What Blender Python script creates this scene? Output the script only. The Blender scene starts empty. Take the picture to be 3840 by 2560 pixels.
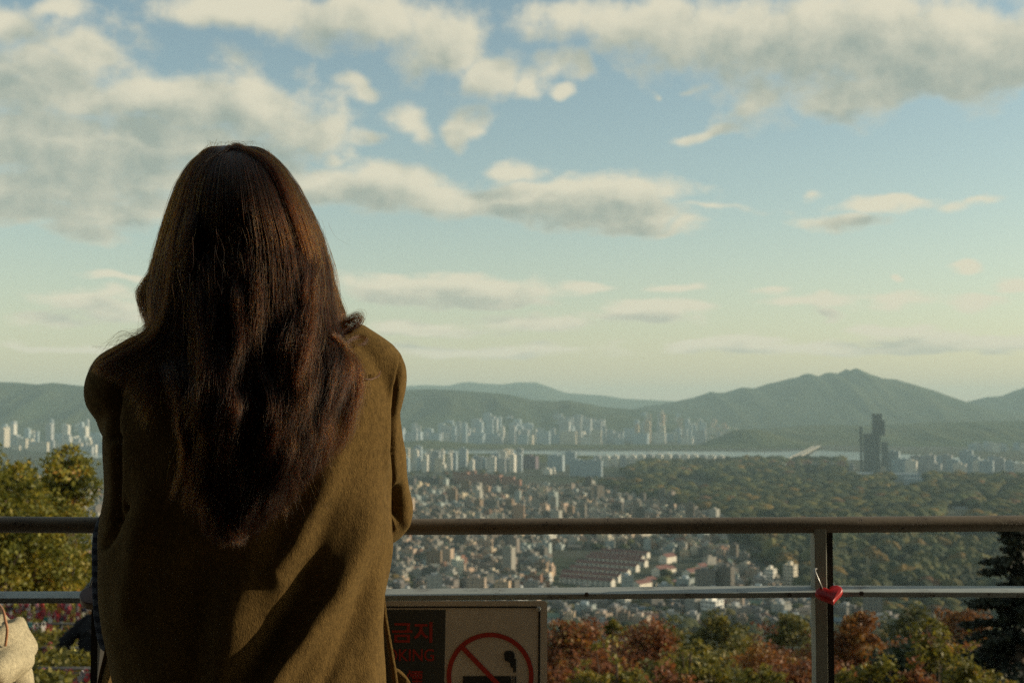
import bpy, bmesh, math, random
import numpy as np
from mathutils import Vector, Matrix, noise as mnoise
from mathutils.bvhtree import BVHTree

scene = bpy.context.scene
col = scene.collection
R = math.radians
rng = np.random.default_rng(7)
random.seed(7)

# ------------------------------------------------------------------ camera
FPX, HY, CAMZ = 5000.0, 1540.0, 1.30          # focal length and horizon row in photo pixels (3840 wide)
PITCH = math.atan((HY - 1280.0) / FPX)
cam_data = bpy.data.cameras.new('camera')
cam = bpy.data.objects.new('camera', cam_data)
col.objects.link(cam)
cam.location = (0, 0, CAMZ)
cam.rotation_euler = (math.pi / 2 + PITCH, 0, 0)
cam_data.sensor_width = 36.0
cam_data.lens = 36.0 * FPX / 3840.0
cam_data.clip_start = 0.05
cam_data.clip_end = 80000.0
cam_data.dof.use_dof = True
cam_data.dof.focus_distance = 1.97
cam_data.dof.aperture_fstop = 11.0
scene.camera = cam

SUN_AZ, SUN_EL = 85.0, 17.0                    # degrees clockwise from the view direction, and above the horizon
scene.view_settings.view_transform = 'Standard'
scene.view_settings.look = 'None'
scene.view_settings.exposure = 0.0
scene.view_settings.gamma = 1.0
scene.render.engine = 'CYCLES'
scene.cycles.use_denoising = False
scene.cycles.sample_clamp_indirect = 4.0
scene.cycles.max_bounces = 8
scene.cycles.volume_bounces = 0
scene.cycles.transparent_max_bounces = 12


def ray(px, py):
    xr = (np.asarray(px, float) - 1920.0) / FPX
    yr = -(np.asarray(py, float) - 1280.0) / FPX
    c, s = math.cos(PITCH), math.sin(PITCH)
    return xr, c - yr * s, s + yr * c


def P(px, py, D):
    """world point seen at photo pixel (px, py) at forward distance D"""
    x, y, z = ray(px, py)
    t = np.asarray(D, float) / y
    return np.stack(np.broadcast_arrays(x * t, y * t, CAMZ + z * t), -1)


def V(px, py, D):
    return Vector(P(px, py, D))


def PX(p):
    """world point(s) -> photo pixel"""
    p = np.asarray(p, float)
    c, s = math.cos(PITCH), math.sin(PITCH)
    dz = p[..., 2] - CAMZ
    f = p[..., 1] * c + dz * s
    u = -p[..., 1] * s + dz * c
    return 1920 + FPX * p[..., 0] / f, 1280 - FPX * u / f


GZ = -160.0


def DG(py):
    """forward distance at which the plain is seen at row py"""
    return FPX * (CAMZ - GZ) / (np.asarray(py, float) - HY)


# ------------------------------------------------------------------ node helpers
class NT:
    def __init__(self, tree):
        self.t = tree
        self.n = tree.nodes
        self.l = tree.links

    def add(self, kind, **kw):
        nd = self.n.new(kind)
        for k, v in kw.items():
            setattr(nd, k, v)
        return nd

    def link(self, a, b):
        self.l.new(a, b)

    def math(self, op, a, b=None, c=None, clamp=False):
        nd = self.add('ShaderNodeMath', operation=op, use_clamp=clamp)
        for i, v in enumerate((a, b, c)):
            if v is None:
                continue
            if isinstance(v, (int, float)):
                nd.inputs[i].default_value = v
            else:
                self.link(v, nd.inputs[i])
        return nd.outputs[0]

    def vmath(self, op, a, b=None):
        nd = self.add('ShaderNodeVectorMath', operation=op)
        for i, v in enumerate((a, b)):
            if v is None:
                continue
            if isinstance(v, (tuple, list)):
                nd.inputs[i].default_value = v
            elif isinstance(v, (int, float)):
                nd.inputs['Scale'].default_value = v
            else:
                self.link(v, nd.inputs[i])
        return nd.outputs['Value'] if op in ('LENGTH', 'DOT_PRODUCT') else nd.outputs[0]

    def maprange(self, v, a, b, c=0.0, d=1.0, smooth=False):
        nd = self.add('ShaderNodeMapRange')
        nd.interpolation_type = 'SMOOTHSTEP' if smooth else 'LINEAR'
        self.link(v, nd.inputs[0])
        for i, x in enumerate((a, b, c, d)):
            if isinstance(x, (int, float)):
                nd.inputs[i + 1].default_value = x
            else:
                self.link(x, nd.inputs[i + 1])
        return nd.outputs[0]

    def noise(self, vec, scale, detail=4, rough=0.5, dist=0.0, out='Fac'):
        nd = self.add('ShaderNodeTexNoise')
        if vec is not None:
            self.link(vec, nd.inputs['Vector'])
        nd.inputs['Scale'].default_value = scale
        nd.inputs['Detail'].default_value = detail
        nd.inputs['Roughness'].default_value = rough
        nd.inputs['Distortion'].default_value = dist
        return nd.outputs[out]

    def mix(self, fac, a, b, blend='MIX'):
        nd = self.add('ShaderNodeMix', data_type='RGBA', blend_type=blend)
        for sock, v in ((nd.inputs[0], fac), (nd.inputs[6], a), (nd.inputs[7], b)):
            if isinstance(v, (int, float)):
                sock.default_value = v
            elif isinstance(v, (tuple, list)):
                sock.default_value = (*v[:3], 1)
            else:
                self.link(v, sock)
        return nd.outputs[2]

    def ramp(self, fac, stops, interp='LINEAR'):
        nd = self.add('ShaderNodeValToRGB')
        cr = nd.color_ramp
        cr.interpolation = interp
        while len(cr.elements) < len(stops):
            cr.elements.new(0.5)
        for e, (p, c) in zip(cr.elements, stops):
            e.position = p
            e.color = (*c[:3], 1)
        self.link(fac, nd.inputs[0])
        return nd.outputs[0]


# ------------------------------------------------------------------ world: sky and clouds by direction
world = bpy.data.worlds.new('World')
scene.world = world
world.use_nodes = True
wt = NT(world.node_tree)
wt.n.clear()
world.cycles.sampling_method = 'MANUAL'
world.cycles.sample_map_resolution = 256


def sky_deg(px, py):
    x, y, z = ray(px, py)
    return math.degrees(math.atan2(x, y)), math.degrees(math.atan2(z, math.hypot(x, y)))


CLOUDS = [  # x, y, rx, ry, weight in 2352-wide photo units
    (10, 60, 75, 55, .8), (110, 15, 80, 28, .6), (215, 100, 105, 62, .9), (75, 140, 110, 42, .9), (130, 215, 240, 60, 1.),
    (400, 235, 240, 62, 1.), (590, 235, 150, 85, 1.1), (690, 300, 110, 62, .9), (120, 330, 250, 75, 1.1), (400, 330, 260, 55, 1.),
    (180, 420, 260, 55, 1.), (90, 470, 230, 42, .9), (330, 480, 160, 40, .8), (230, 520, 80, 22, .4),
    (600, 15, 190, 42, .9), (860, 45, 170, 70, 1.), (1005, 105, 100, 50, .9), (1130, 165, 90, 42, .95), (1215, 205, 40, 28, .7),
    (812, 190, 40, 32, .75), (935, 275, 52, 44, .95), (1068, 295, 36, 44, .8), (850, 325, 50, 18, .7), (790, 365, 38, 22, .65),
    (860, 432, 260, 50, 1.15), (1180, 402, 80, 28, 1.), (1280, 465, 290, 44, 1.2), (1440, 500, 150, 34, 1.1), (1560, 528, 70, 13, .8), (1640, 482, 90, 10, .5),
    (1480, 45, 270, 62, 1.), (1880, 85, 370, 95, 1.15), (2230, 110, 260, 95, 1.15), (1960, 205, 150, 48, 1.), (1745, 235, 65, 62, .85),
    (1640, 300, 75, 13, .55), (2310, 165, 110, 42, .9), (1310, 150, 42, 30, .8), (1302, 225, 26, 18, .8), (1490, 205, 18, 12, .6), (1570, 185, 24, 9, .6),
    (1925, 506, 100, 18, .85), (2075, 462, 105, 15, .8), (2245, 464, 60, 12, .7), (1868, 436, 30, 8, .5),
    (1000, 662, 230, 28, 1.1), (1120, 692, 130, 17, .95), (1345, 660, 60, 14, .8), (1490, 716, 130, 22, 1.), (1620, 718, 40, 20, .8), (1560, 660, 70, 11, .7), (940, 745, 110, 18, .8),
    (1240, 742, 160, 20, .8), (1850, 694, 100, 16, .75), (2050, 684, 90, 14, .75), (2240, 686, 60, 14, .7), (2340, 655, 55, 16, .8), (2215, 613, 28, 9, .6), (2075, 626, 16, 7, .6), (1770, 662, 40, 8, .55), (1890, 726, 26, 7, .6),
    (1130, 808, 260, 13, .7), (1580, 795, 60, 15, .8), (1720, 788, 110, 18, .85), (1870, 796, 80, 16, .8), (2050, 762, 100, 17, .85), (2230, 785, 170, 20, .9), (2020, 800, 330, 14, .7),
    (200, 692, 110, 20, .8), (270, 645, 55, 11, .7), (130, 738, 90, 14, .6), (330, 728, 100, 16, .7), (130, 800, 160, 12, .5), (960, 800, 90, 12, .55),
]


def cloud_group(full=True):
    g = bpy.data.node_groups.new('cloud_cover', 'ShaderNodeTree')
    g.interface.new_socket('Vector', in_out='INPUT', socket_type='NodeSocketVector')
    g.interface.new_socket('Fac', in_out='OUTPUT', socket_type='NodeSocketFloat')
    n = NT(g)
    gi, go = n.add('NodeGroupInput'), n.add('NodeGroupOutput')
    p = gi.outputs[0]
    sep = n.add('ShaderNodeSeparateXYZ')
    n.link(p, sep.inputs[0])
    az, el = sep.outputs[0], sep.outputs[1]
    elc = n.math('MAXIMUM', el, 0.0)
    vs = n.math('MULTIPLY', n.math('LOGARITHM', n.math('ADD', elc, 2.5), math.e), 11.0)
    comb = n.add('ShaderNodeCombineXYZ')
    n.link(n.math('MULTIPLY', az, 0.55), comb.inputs[0])
    n.link(vs, comb.inputs[1])
    q = comb.outputs[0]
    # warp the ellipses' outline
    w1 = n.noise(q, 0.55, 2, 0.55, out='Color')
    w = n.vmath('SUBTRACT', w1, (0.5, 0.5, 0.5))
    amt = n.maprange(elc, 0.0, 16.0, 0.35, 1.0)
    wsc = n.vmath('MULTIPLY', w, (4.2, 2.6, 0.0))
    cw = n.add('ShaderNodeVectorMath', operation='SCALE')
    n.link(wsc, cw.inputs[0])
    n.link(amt, cw.inputs['Scale'])
    pw = n.vmath('ADD', p, cw.outputs[0])
    best = None
    for (x, y, rx, ry, wgt) in CLOUDS:
        if not full and rx * ry < 1500:
            continue
        a0, e0 = sky_deg(x * 1.6327, y * 1.6327)
        sc = math.degrees(1.6327 / FPX)
        wgt = wgt * (1.25 if y > 600 else 1.05)
        ix, iy = 1 / (rx * sc * 1.3), 1 / (ry * sc * 1.3)
        mp = n.add('ShaderNodeVectorMath', operation='MULTIPLY_ADD')
        n.link(pw, mp.inputs[0])
        mp.inputs[1].default_value = (ix, iy, 0)
        mp.inputs[2].default_value = (-a0 * ix, -e0 * iy, 0)
        ln = n.vmath('LENGTH', mp.outputs[0])
        f = n.math('MULTIPLY_ADD', ln, -wgt, wgt)
        best = f if best is None else n.math('SMOOTH_MAX', best, f, 0.25)
    best = n.math('MAXIMUM', best, -1.0)
    fb = n.noise(q, 0.70, 9 if full else 4, 0.60)
    tot = n.math('ADD', best, n.math('MULTIPLY_ADD', fb, 2.0, -0.98))
    n.link(n.math('ADD', tot, 0.02), go.inputs[0])
    return g


tc = wt.add('ShaderNodeTexCoord')
sep = wt.add('ShaderNodeSeparateXYZ')
wt.link(tc.outputs['Generated'], sep.inputs[0])
azr = wt.math('ARCTAN2', sep.outputs[0], sep.outputs[1])
elr = wt.math('ARCSINE', sep.outputs[2])
cmb = wt.add('ShaderNodeCombineXYZ')
wt.link(wt.math('MULTIPLY', azr, 180 / math.pi), cmb.inputs[0])
eld = wt.math('MULTIPLY', elr, 180 / math.pi)
wt.link(eld, cmb.inputs[1])
cg = cloud_group()
g1 = wt.add('ShaderNodeGroup', node_tree=cg)
wt.link(cmb.outputs[0], g1.inputs[0])
offs = wt.add('ShaderNodeVectorMath', operation='SCALE')
offs.inputs[0].default_value = (1.1, 1.1, 0)
wt.link(wt.maprange(eld, 0.0, 16.0, 0.35, 1.15), offs.inputs['Scale'])
g2 = wt.add('ShaderNodeGroup', node_tree=cloud_group(False))
wt.link(wt.vmath('ADD', cmb.outputs[0], offs.outputs[0]), g2.inputs[0])
dens = wt.maprange(g1.outputs[0], -0.06, 0.64, 0.0, 1.0, smooth=True)
shade = wt.math('MULTIPLY', wt.maprange(g2.outputs[0], -0.3, 0.95, 0.0, 1.0, smooth=True),
                wt.math('MULTIPLY', wt.maprange(g1.outputs[0], -0.1, 0.45, 0.35, 1.0), wt.maprange(eld, 1.0, 8.0, 0.45, 1.0)))
shade = wt.math('MULTIPLY', shade, wt.maprange(wt.noise(cmb.outputs[0], 0.55, 5, 0.6), 0.3, 0.62, 0.55, 1.0))
sky = wt.add('ShaderNodeTexSky', sky_type='NISHITA', sun_disc=False)
sky.sun_elevation = R(SUN_EL)
sky.sun_rotation = R(SUN_AZ)
sky.altitude = 260
sky.air_density = 1.0
sky.dust_density = 1.2
sky.ozone_density = 1.4
tint0 = wt.mix(1.0, sky.outputs[0], (0.95, 0.93, 0.755), 'MULTIPLY')
low = wt.math('MULTIPLY', wt.math('POWER', math.e, wt.math('DIVIDE', wt.math('MAXIMUM', eld, 0.0), -4.2)), 0.66)
tinted = wt.mix(low, tint0, (4.6, 3.8, 2.85))
bg1 = wt.add('ShaderNodeBackground')
wt.link(tinted, bg1.inputs[0])
bg1.inputs[1].default_value = 0.17
ccol = wt.mix(shade, (0.77, 0.715, 0.545), (0.345, 0.395, 0.34))
bg2 = wt.add('ShaderNodeBackground')
wt.link(ccol, bg2.inputs[0])
bg2.inputs[1].default_value = 1.0
mixs = wt.add('ShaderNodeMixShader')
wt.link(wt.math('MULTIPLY', dens, 0.92), mixs.inputs[0])
wt.link(bg1.outputs[0], mixs.inputs[1])
wt.link(bg2.outputs[0], mixs.inputs[2])
# all round the horizon and overhead the same broken cloud goes on
vs2 = wt.math('MULTIPLY', wt.math('LOGARITHM', wt.math('ADD', wt.math('MAXIMUM', eld, 0.0), 2.5), math.e), 11.0)
cb2 = wt.add('ShaderNodeCombineXYZ')
wt.link(wt.math('MULTIPLY', wt.math('MULTIPLY', azr, 180 / math.pi), 0.3), cb2.inputs[0])
wt.link(vs2, cb2.inputs[1])
bn = wt.noise(cb2.outputs[0], 0.22, 3, 0.55)
dens2 = wt.maprange(bn, 0.48, 0.60, 0.0, 0.9, smooth=True)
bg3 = wt.add('ShaderNodeBackground')
bg3.inputs[0].default_value = (0.46, 0.47, 0.37, 1)
mix2 = wt.add('ShaderNodeMixShader')
wt.link(dens2, mix2.inputs[0])
wt.link(bg1.outputs[0], mix2.inputs[1])
wt.link(bg3.outputs[0], mix2.inputs[2])
fm = wt.add('ShaderNodeVectorMath', operation='MULTIPLY_ADD')
wt.link(cmb.outputs[0], fm.inputs[0])
fm.inputs[1].default_value = (1 / 30, 1 / 18, 0)
fm.inputs[2].default_value = (0, -6 / 18, 0)
mask = wt.maprange(wt.vmath('LENGTH', fm.outputs[0]), 0.92, 1.15, 1.0, 0.0, smooth=True)
mix3 = wt.add('ShaderNodeMixShader')
wt.link(mask, mix3.inputs[0])
wt.link(mix2.outputs[0], mix3.inputs[1])
wt.link(mixs.outputs[0], mix3.inputs[2])
wout = wt.add('ShaderNodeOutputWorld')
wt.link(mix3.outputs[0], wout.inputs[0])

# ------------------------------------------------------------------ sun
sd = bpy.data.lights.new('sun', 'SUN')
sd.energy = 4.6
sd.angle = R(0.53)
sd.color = (1.0, 0.85, 0.62)
sun = bpy.data.objects.new('sun', sd)
col.objects.link(sun)
sdir = Vector((math.cos(R(SUN_EL)) * math.sin(R(SUN_AZ)), math.cos(R(SUN_EL)) * math.cos(R(SUN_AZ)), math.sin(R(SUN_EL))))
sun.rotation_euler = sdir.to_track_quat('Z', 'Y').to_euler()
sun.location = (40, 10, 30)


# ------------------------------------------------------------------ object helpers
def tag(o, label=None, cat=None, group=None, kind=None):
    for k, v in (('label', label), ('category', cat), ('group', group), ('kind', kind)):
        if v:
            o[k] = v
    return o


def link(o, parent=None):
    col.objects.link(o)
    if parent is not None:
        o.parent = parent
    return o


def mesh_obj(name, verts, faces, mat, parent=None, smooth=False):
    me = bpy.data.meshes.new(name)
    me.from_pydata([tuple(map(float, v)) for v in verts], [], [tuple(int(i) for i in f) for f in faces])
    if mat:
        me.materials.append(mat)
    if smooth:
        me.shade_smooth()
    return link(bpy.data.objects.new(name, me), parent)


def mesh_np(name, verts, quads, mat, smooth=False, face_col=None):
    """fast mesh from numpy arrays; quads (n,k); face_col per-face float stored as attribute 'tone'"""
    me = bpy.data.meshes.new(name)
    verts = np.asarray(verts, np.float32)
    quads = np.asarray(quads, np.int32)
    n, k = quads.shape
    me.vertices.add(len(verts))
    me.vertices.foreach_set('co', verts.ravel())
    me.loops.add(n * k)
    me.loops.foreach_set('vertex_index', quads.ravel())
    me.polygons.add(n)
    me.polygons.foreach_set('loop_start', np.arange(0, n * k, k, dtype=np.int32))
    me.polygons.foreach_set('loop_total', np.full(n, k, np.int32))
    me.update(calc_edges=True)
    if face_col is not None:
        face_col = np.asarray(face_col, np.float32)
        if face_col.ndim == 1:
            a = me.attributes.new('tone', 'FLOAT', 'FACE')
            a.data.foreach_set('value', face_col)
        else:
            a = me.attributes.new('tint', 'FLOAT_COLOR', 'FACE')
            a.data.foreach_set('color', np.c_[face_col, np.ones(len(face_col))].astype(np.float32).ravel())
    if mat:
        me.materials.append(mat)
    if smooth:
        me.shade_smooth()
    me.validate()
    return me


def empty(name, loc=(0, 0, 0), rz=0.0):
    o = bpy.data.objects.new(name, None)
    o.location = loc
    o.rotation_euler = (0, 0, rz)
    o.empty_display_size = 0.1
    return link(o)


BOXF = [(0, 3, 2, 1), (4, 5, 6, 7), (0, 1, 5, 4), (1, 2, 6, 5), (2, 3, 7, 6), (3, 0, 4, 7)]


def box_v(x0, x1, y0, y1, z0, z1):
    return [(x0, y0, z0), (x1, y0, z0), (x1, y1, z0), (x0, y1, z0), (x0, y0, z1), (x1, y0, z1), (x1, y1, z1), (x0, y1, z1)]


def boxes(name, lst, mat, parent=None):
    vs, fs = [], []
    for b in lst:
        k = len(vs)
        vs += box_v(*b)
        fs += [tuple(i + k for i in f) for f in BOXF]
    return mesh_obj(name, vs, fs, mat, parent)


def bevel(o, w, seg=2):
    m = o.modifiers.new('bevel', 'BEVEL')
    m.width = w
    m.segments = seg
    m.limit_method = 'ANGLE'
    return o


def tube_vf(path, radii, seg=12, cap=True, flat=1.0):
    path = [Vector(p) for p in path]
    n = len(path)
    if isinstance(radii, (int, float)):
        radii = [radii] * n
    vs, fs = [], []
    up = Vector((0, 0, 1))
    prev = None
    for i, p in enumerate(path):
        t = (path[min(i + 1, n - 1)] - path[max(i - 1, 0)]).normalized()
        if prev is None:
            a = t.cross(up)
            if a.length < 0.2:
                a = t.cross(Vector((0, 1, 0)))
            a.normalize()
        else:
            a = (prev - t * prev.dot(t)).normalized()
        prev = a
        b = t.cross(a)
        for k in range(seg):
            th = 2 * math.pi * k / seg
            vs.append(p + (a * math.cos(th) + b * math.sin(th) * flat) * radii[i])
    for i in range(n - 1):
        for k in range(seg):
            k2 = (k + 1) % seg
            fs.append((i * seg + k, i * seg + k2, (i + 1) * seg + k2, (i + 1) * seg + k))
    if cap:
        fs.append(tuple(reversed(range(seg))))
        fs.append(tuple((n - 1) * seg + k for k in range(seg)))
    return vs, fs


def tube(name, path, radii, mat, parent=None, seg=12, smooth=True):
    v, f = tube_vf(path, radii, seg)
    return mesh_obj(name, v, f, mat, parent, smooth)


def ellipsoid_vf(c, r, rot=None, nu=20, nv=12):
    vs, fs = [], []
    for j in range(nv + 1):
        ph = math.pi * j / nv
        for i in range(nu):
            th = 2 * math.pi * i / nu
            v = Vector((r[0] * math.sin(ph) * math.cos(th), r[1] * math.sin(ph) * math.sin(th), r[2] * math.cos(ph)))
            if rot is not None:
                v = rot @ v
            vs.append(v + Vector(c))
    for j in range(nv):
        for i in range(nu):
            i2 = (i + 1) % nu
            fs.append((j * nu + i, (j + 1) * nu + i, (j + 1) * nu + i2, j * nu + i2))
    return vs, fs


def fuse(name, pieces, voxel, mat, parent=None, smooth_it=6):
    """union of overlapping closed pieces as one continuous surface"""
    vs, fs = [], []
    for v, f in pieces:
        k = len(vs)
        vs += v
        fs += [tuple(i + k for i in q) for q in f]
    o = mesh_obj(name, vs, fs, mat)
    m = o.modifiers.new('union', 'REMESH')
    m.mode = 'VOXEL'
    m.voxel_size = voxel
    m2 = o.modifiers.new('soften', 'SMOOTH')
    m2.iterations = smooth_it
    m2.factor = 0.5
    bpy.context.view_layer.update()
    dg = bpy.context.evaluated_depsgraph_get()
    me = bpy.data.meshes.new_from_object(o.evaluated_get(dg))
    me.name = name
    old = o.data
    o.modifiers.clear()
    o.data = me
    bpy.data.meshes.remove(old)
    me.shade_smooth()
    if not me.materials:
        me.materials.append(mat)
    if parent is not None:
        o.parent = parent
    return o


# ------------------------------------------------------------------ materials
def material(name):
    m = bpy.data.materials.new(name)
    m.use_nodes = True
    n = NT(m.node_tree)
    b = m.node_tree.nodes['Principled BSDF']
    return m, n, b


def setc(n, sock, v):
    if isinstance(v, (tuple, list)):
        sock.default_value = (*v[:3], 1)
    elif isinstance(v, (int, float)):
        sock.default_value = v
    else:
        n.link(v, sock)


def coords(n, kind='Object'):
    return n.add('ShaderNodeTexCoord').outputs[kind]


def add_bump(n, b, h, strength, dist):
    bp = n.add('ShaderNodeBump')
    bp.inputs['Strength'].default_value = strength
    bp.inputs['Distance'].default_value = dist
    n.link(h, bp.inputs['Height'])
    n.link(bp.outputs[0], b.inputs['Normal'])


def plain(name, c, rough=0.6, spec=0.5, metal=0.0, var=0.15, scale=8.0, bump=0.0, bdist=0.002):
    m, n, b = material(name)
    co = coords(n)
    nz = n.noise(co, scale, 5, 0.6)
    f = n.maprange(nz, 0.3, 0.7, 1 - var, 1 + var)
    nd = n.add('ShaderNodeVectorMath', operation='SCALE')
    nd.inputs[0].default_value = c
    n.link(f, nd.inputs['Scale'])
    n.link(nd.outputs[0], b.inputs['Base Color'])
    b.inputs['Roughness'].default_value = rough
    b.inputs['Specular IOR Level'].default_value = spec
    b.inputs['Metallic'].default_value = metal
    if bump:
        add_bump(n, b, nz, bump, bdist)
    return m


def mat_object_color(name, rough=0.7, var=0.2, scale=0.4, windows=False, spec=0.3):
    """colour from the object's own colour, with dirt; optional far facade glazing"""
    m, n, b = material(name)
    oi = n.add('ShaderNodeObjectInfo')
    co = coords(n)
    nz = n.noise(co, scale, 5, 0.6)
    f = n.maprange(nz, 0.3, 0.7, 1 - var, 1 + var)
    nd = n.add('ShaderNodeVectorMath', operation='SCALE')
    n.link(oi.outputs['Color'], nd.inputs[0])
    n.link(f, nd.inputs['Scale'])
    c = nd.outputs[0]
    r = rough
    if windows:
        sp = n.add('ShaderNodeSeparateXYZ')
        n.link(co, sp.inputs[0])
        ge = n.add('ShaderNodeNewGeometry')
        h = n.math('ADD', sp.outputs[0], sp.outputs[1])
        fz = n.math('FRACT', n.math('DIVIDE', sp.outputs[2], 3.0))
        fh = n.math('FRACT', n.math('DIVIDE', h, 4.2))
        wz = n.math('MULTIPLY', n.math('GREATER_THAN', fz, 0.38), n.math('LESS_THAN', fz, 0.82))
        wh = n.math('MULTIPLY', n.math('GREATER_THAN', fh, 0.22), n.math('LESS_THAN', fh, 0.80))
        nm = n.add('ShaderNodeSeparateXYZ')
        n.link(ge.outputs['Normal'], nm.inputs[0])
        side = n.math('LESS_THAN', n.math('ABSOLUTE', nm.outputs[2]), 0.4)
        wm = n.math('MULTIPLY', n.math('MULTIPLY', wz, wh), side)
        cell = n.add('ShaderNodeTexWhiteNoise', noise_dimensions='2D')
        cc = n.add('ShaderNodeCombineXYZ')
        n.link(n.math('FLOOR', n.math('DIVIDE', sp.outputs[2], 3.0)), cc.inputs[0])
        n.link(n.math('FLOOR', n.math('DIVIDE', h, 4.2)), cc.inputs[1])
        n.link(cc.outputs[0], cell.inputs[0])
        wm = n.math('MULTIPLY', wm, n.maprange(cell.outputs[0], 0, 1, 0.35, 0.85))
        c = n.mix(wm, c, (0.05, 0.07, 0.085))
        r = n.maprange(wm, 0, 1, rough, 0.25)
    setc(n, b.inputs['Base Color'], c)
    setc(n, b.inputs['Roughness'], r)
    b.inputs['Specular IOR Level'].default_value = spec
    return m


def mat_tint(name, rough=0.8):
    m, n, b = material(name)
    a = n.add('ShaderNodeAttribute', attribute_name='tint')
    n.link(a.outputs['Color'], b.inputs['Base Color'])
    b.inputs['Roughness'].default_value = rough
    b.inputs['Specular IOR Level'].default_value = 0.2
    return m


def mat_leaf(name, stops, trans=0.35, rough=0.55):
    m, n, b = material(name)
    a = n.add('ShaderNodeAttribute', attribute_name='tone')
    c = n.ramp(a.outputs['Fac'], stops)
    n.link(c, b.inputs['Base Color'])
    b.inputs['Roughness'].default_value = rough
    b.inputs['Specular IOR Level'].default_value = 0.35
    tr = n.add('ShaderNodeBsdfTranslucent')
    n.link(n.mix(1.0, c, (1.25, 1.15, 0.7), 'MULTIPLY'), tr.inputs[0])
    mx = n.add('ShaderNodeMixShader')
    mx.inputs[0].default_value = trans
    n.link(b.outputs[0], mx.inputs[1])
    n.link(tr.outputs[0], mx.inputs[2])
    n.link(mx.outputs[0], m.node_tree.nodes['Material Output'].inputs[0])
    return m


M = {}
M['wall'] = mat_object_color('painted_wall', 0.8, 0.14, 0.35, windows=True)
M['end_wall'] = mat_object_color('blank_wall', 0.8, 0.12, 0.35)
M['roof'] = mat_object_color('roofing', 0.85, 0.25, 0.5)
M['tint'] = mat_tint('house_mix')
M['glass'] = plain('window_glass', (0.03, 0.045, 0.055), 0.15, 0.5, 0, 0.2, 0.5)
M['trunk'] = plain('bark', (0.09, 0.065, 0.045), 0.9, 0.2, 0, 0.35, 12, 0.6, 0.01)


def crown_mat(name):
    m, n, b = material(name)
    oi = n.add('ShaderNodeObjectInfo')
    co = coords(n)
    nz = n.noise(co, 0.55, 5, 0.7)
    nd = n.add('ShaderNodeVectorMath', operation='SCALE')
    n.link(oi.outputs['Color'], nd.inputs[0])
    n.link(n.maprange(nz, 0.3, 0.7, 0.75, 1.25), nd.inputs['Scale'])
    n.link(nd.outputs[0], b.inputs['Base Color'])
    b.inputs['Roughness'].default_value = 0.8
    b.inputs['Specular IOR Level'].default_value = 0.15
    add_bump(n, b, nz, .6, 1.2)
    return m


M['crown'] = crown_mat('far_foliage')

# ------------------------------------------------------------------ the setting: ground, river, hills
def ground_mat():
    m, n, b = material('ground_cover')
    co = coords(n)
    n1 = n.noise(co, 0.004, 5, 0.6)
    n2 = n.noise(co, 0.06, 4, 0.7)
    c = n.ramp(n1, [(0.35, (0.045, 0.06, 0.03)), (0.5, (0.075, 0.075, 0.055)), (0.62, (0.10, 0.098, 0.085)), (0.75, (0.06, 0.07, 0.04))])
    c = n.mix(n.maprange(n2, 0.35, 0.7), c, (0.035, 0.042, 0.025))
    n.link(c, b.inputs['Base Color'])
    b.inputs['Roughness'].default_value = 0.95
    b.inputs['Specular IOR Level'].default_value = 0.1
    add_bump(n, b, n2, 0.5, 1.0)
    return m


def hill_z(D, X=0.0):
    """slope below the terrace; a lower terrace lies on the left"""
    D, X = np.broadcast_arrays(np.asarray(D, float), np.asarray(X, float))
    slope = np.where(D < 5, -2.6, -2.6 - 0.27 * (D - 5))
    terr = np.where(D < 17.5, -2.0 - 0.02 * (D - 5), -2.25 - 0.45 * (D - 17.5))
    w = np.clip((-X / D - 0.22) / 0.06, 0, 1) * (D < 60)
    return np.maximum(np.maximum(slope, slope * (1 - w) + terr * w), GZ)


def build_ground():
    Ds = np.concatenate([np.linspace(2.9, 24, 18), np.geomspace(26, 1000, 60), np.geomspace(1050, 22000, 40)])
    A = np.radians(np.linspace(-45, 45, 130))
    DD, AA = np.meshgrid(Ds, A, indexing='ij')
    X = DD * np.tan(AA)
    Z = hill_z(DD, X)
    bumpy = np.array([[mnoise.fractal(Vector((x * .03, d * .03, 0)), 1.0, 2.0, 4) for x, d in zip(r1, r2)] for r1, r2 in zip(X, DD)])
    Z = Z + np.where(DD < 700, np.clip((DD - 20) / 60, 0, 1) * np.clip((700 - DD) / 200, 0, 1) * 4.0 * bumpy, 0)
    vs = np.stack([X, DD, Z], -1).reshape(-1, 3)
    nA = len(A)
    i, j = np.meshgrid(np.arange(len(Ds) - 1), np.arange(nA - 1), indexing='ij')
    a = (i * nA + j).ravel()
    q = np.stack([a, a + 1, a + nA + 1, a + nA], -1)
    me = mesh_np('ground', vs, q, ground_mat(), True)
    o = link(bpy.data.objects.new('ground', me))
    tag(o, 'wooded hillside running down to the city plain', None, None, 'structure')


build_ground()


def interp(pts, x):
    pts = sorted(pts)
    return np.interp(x, [p[0] for p in pts], [p[1] for p in pts])


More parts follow.
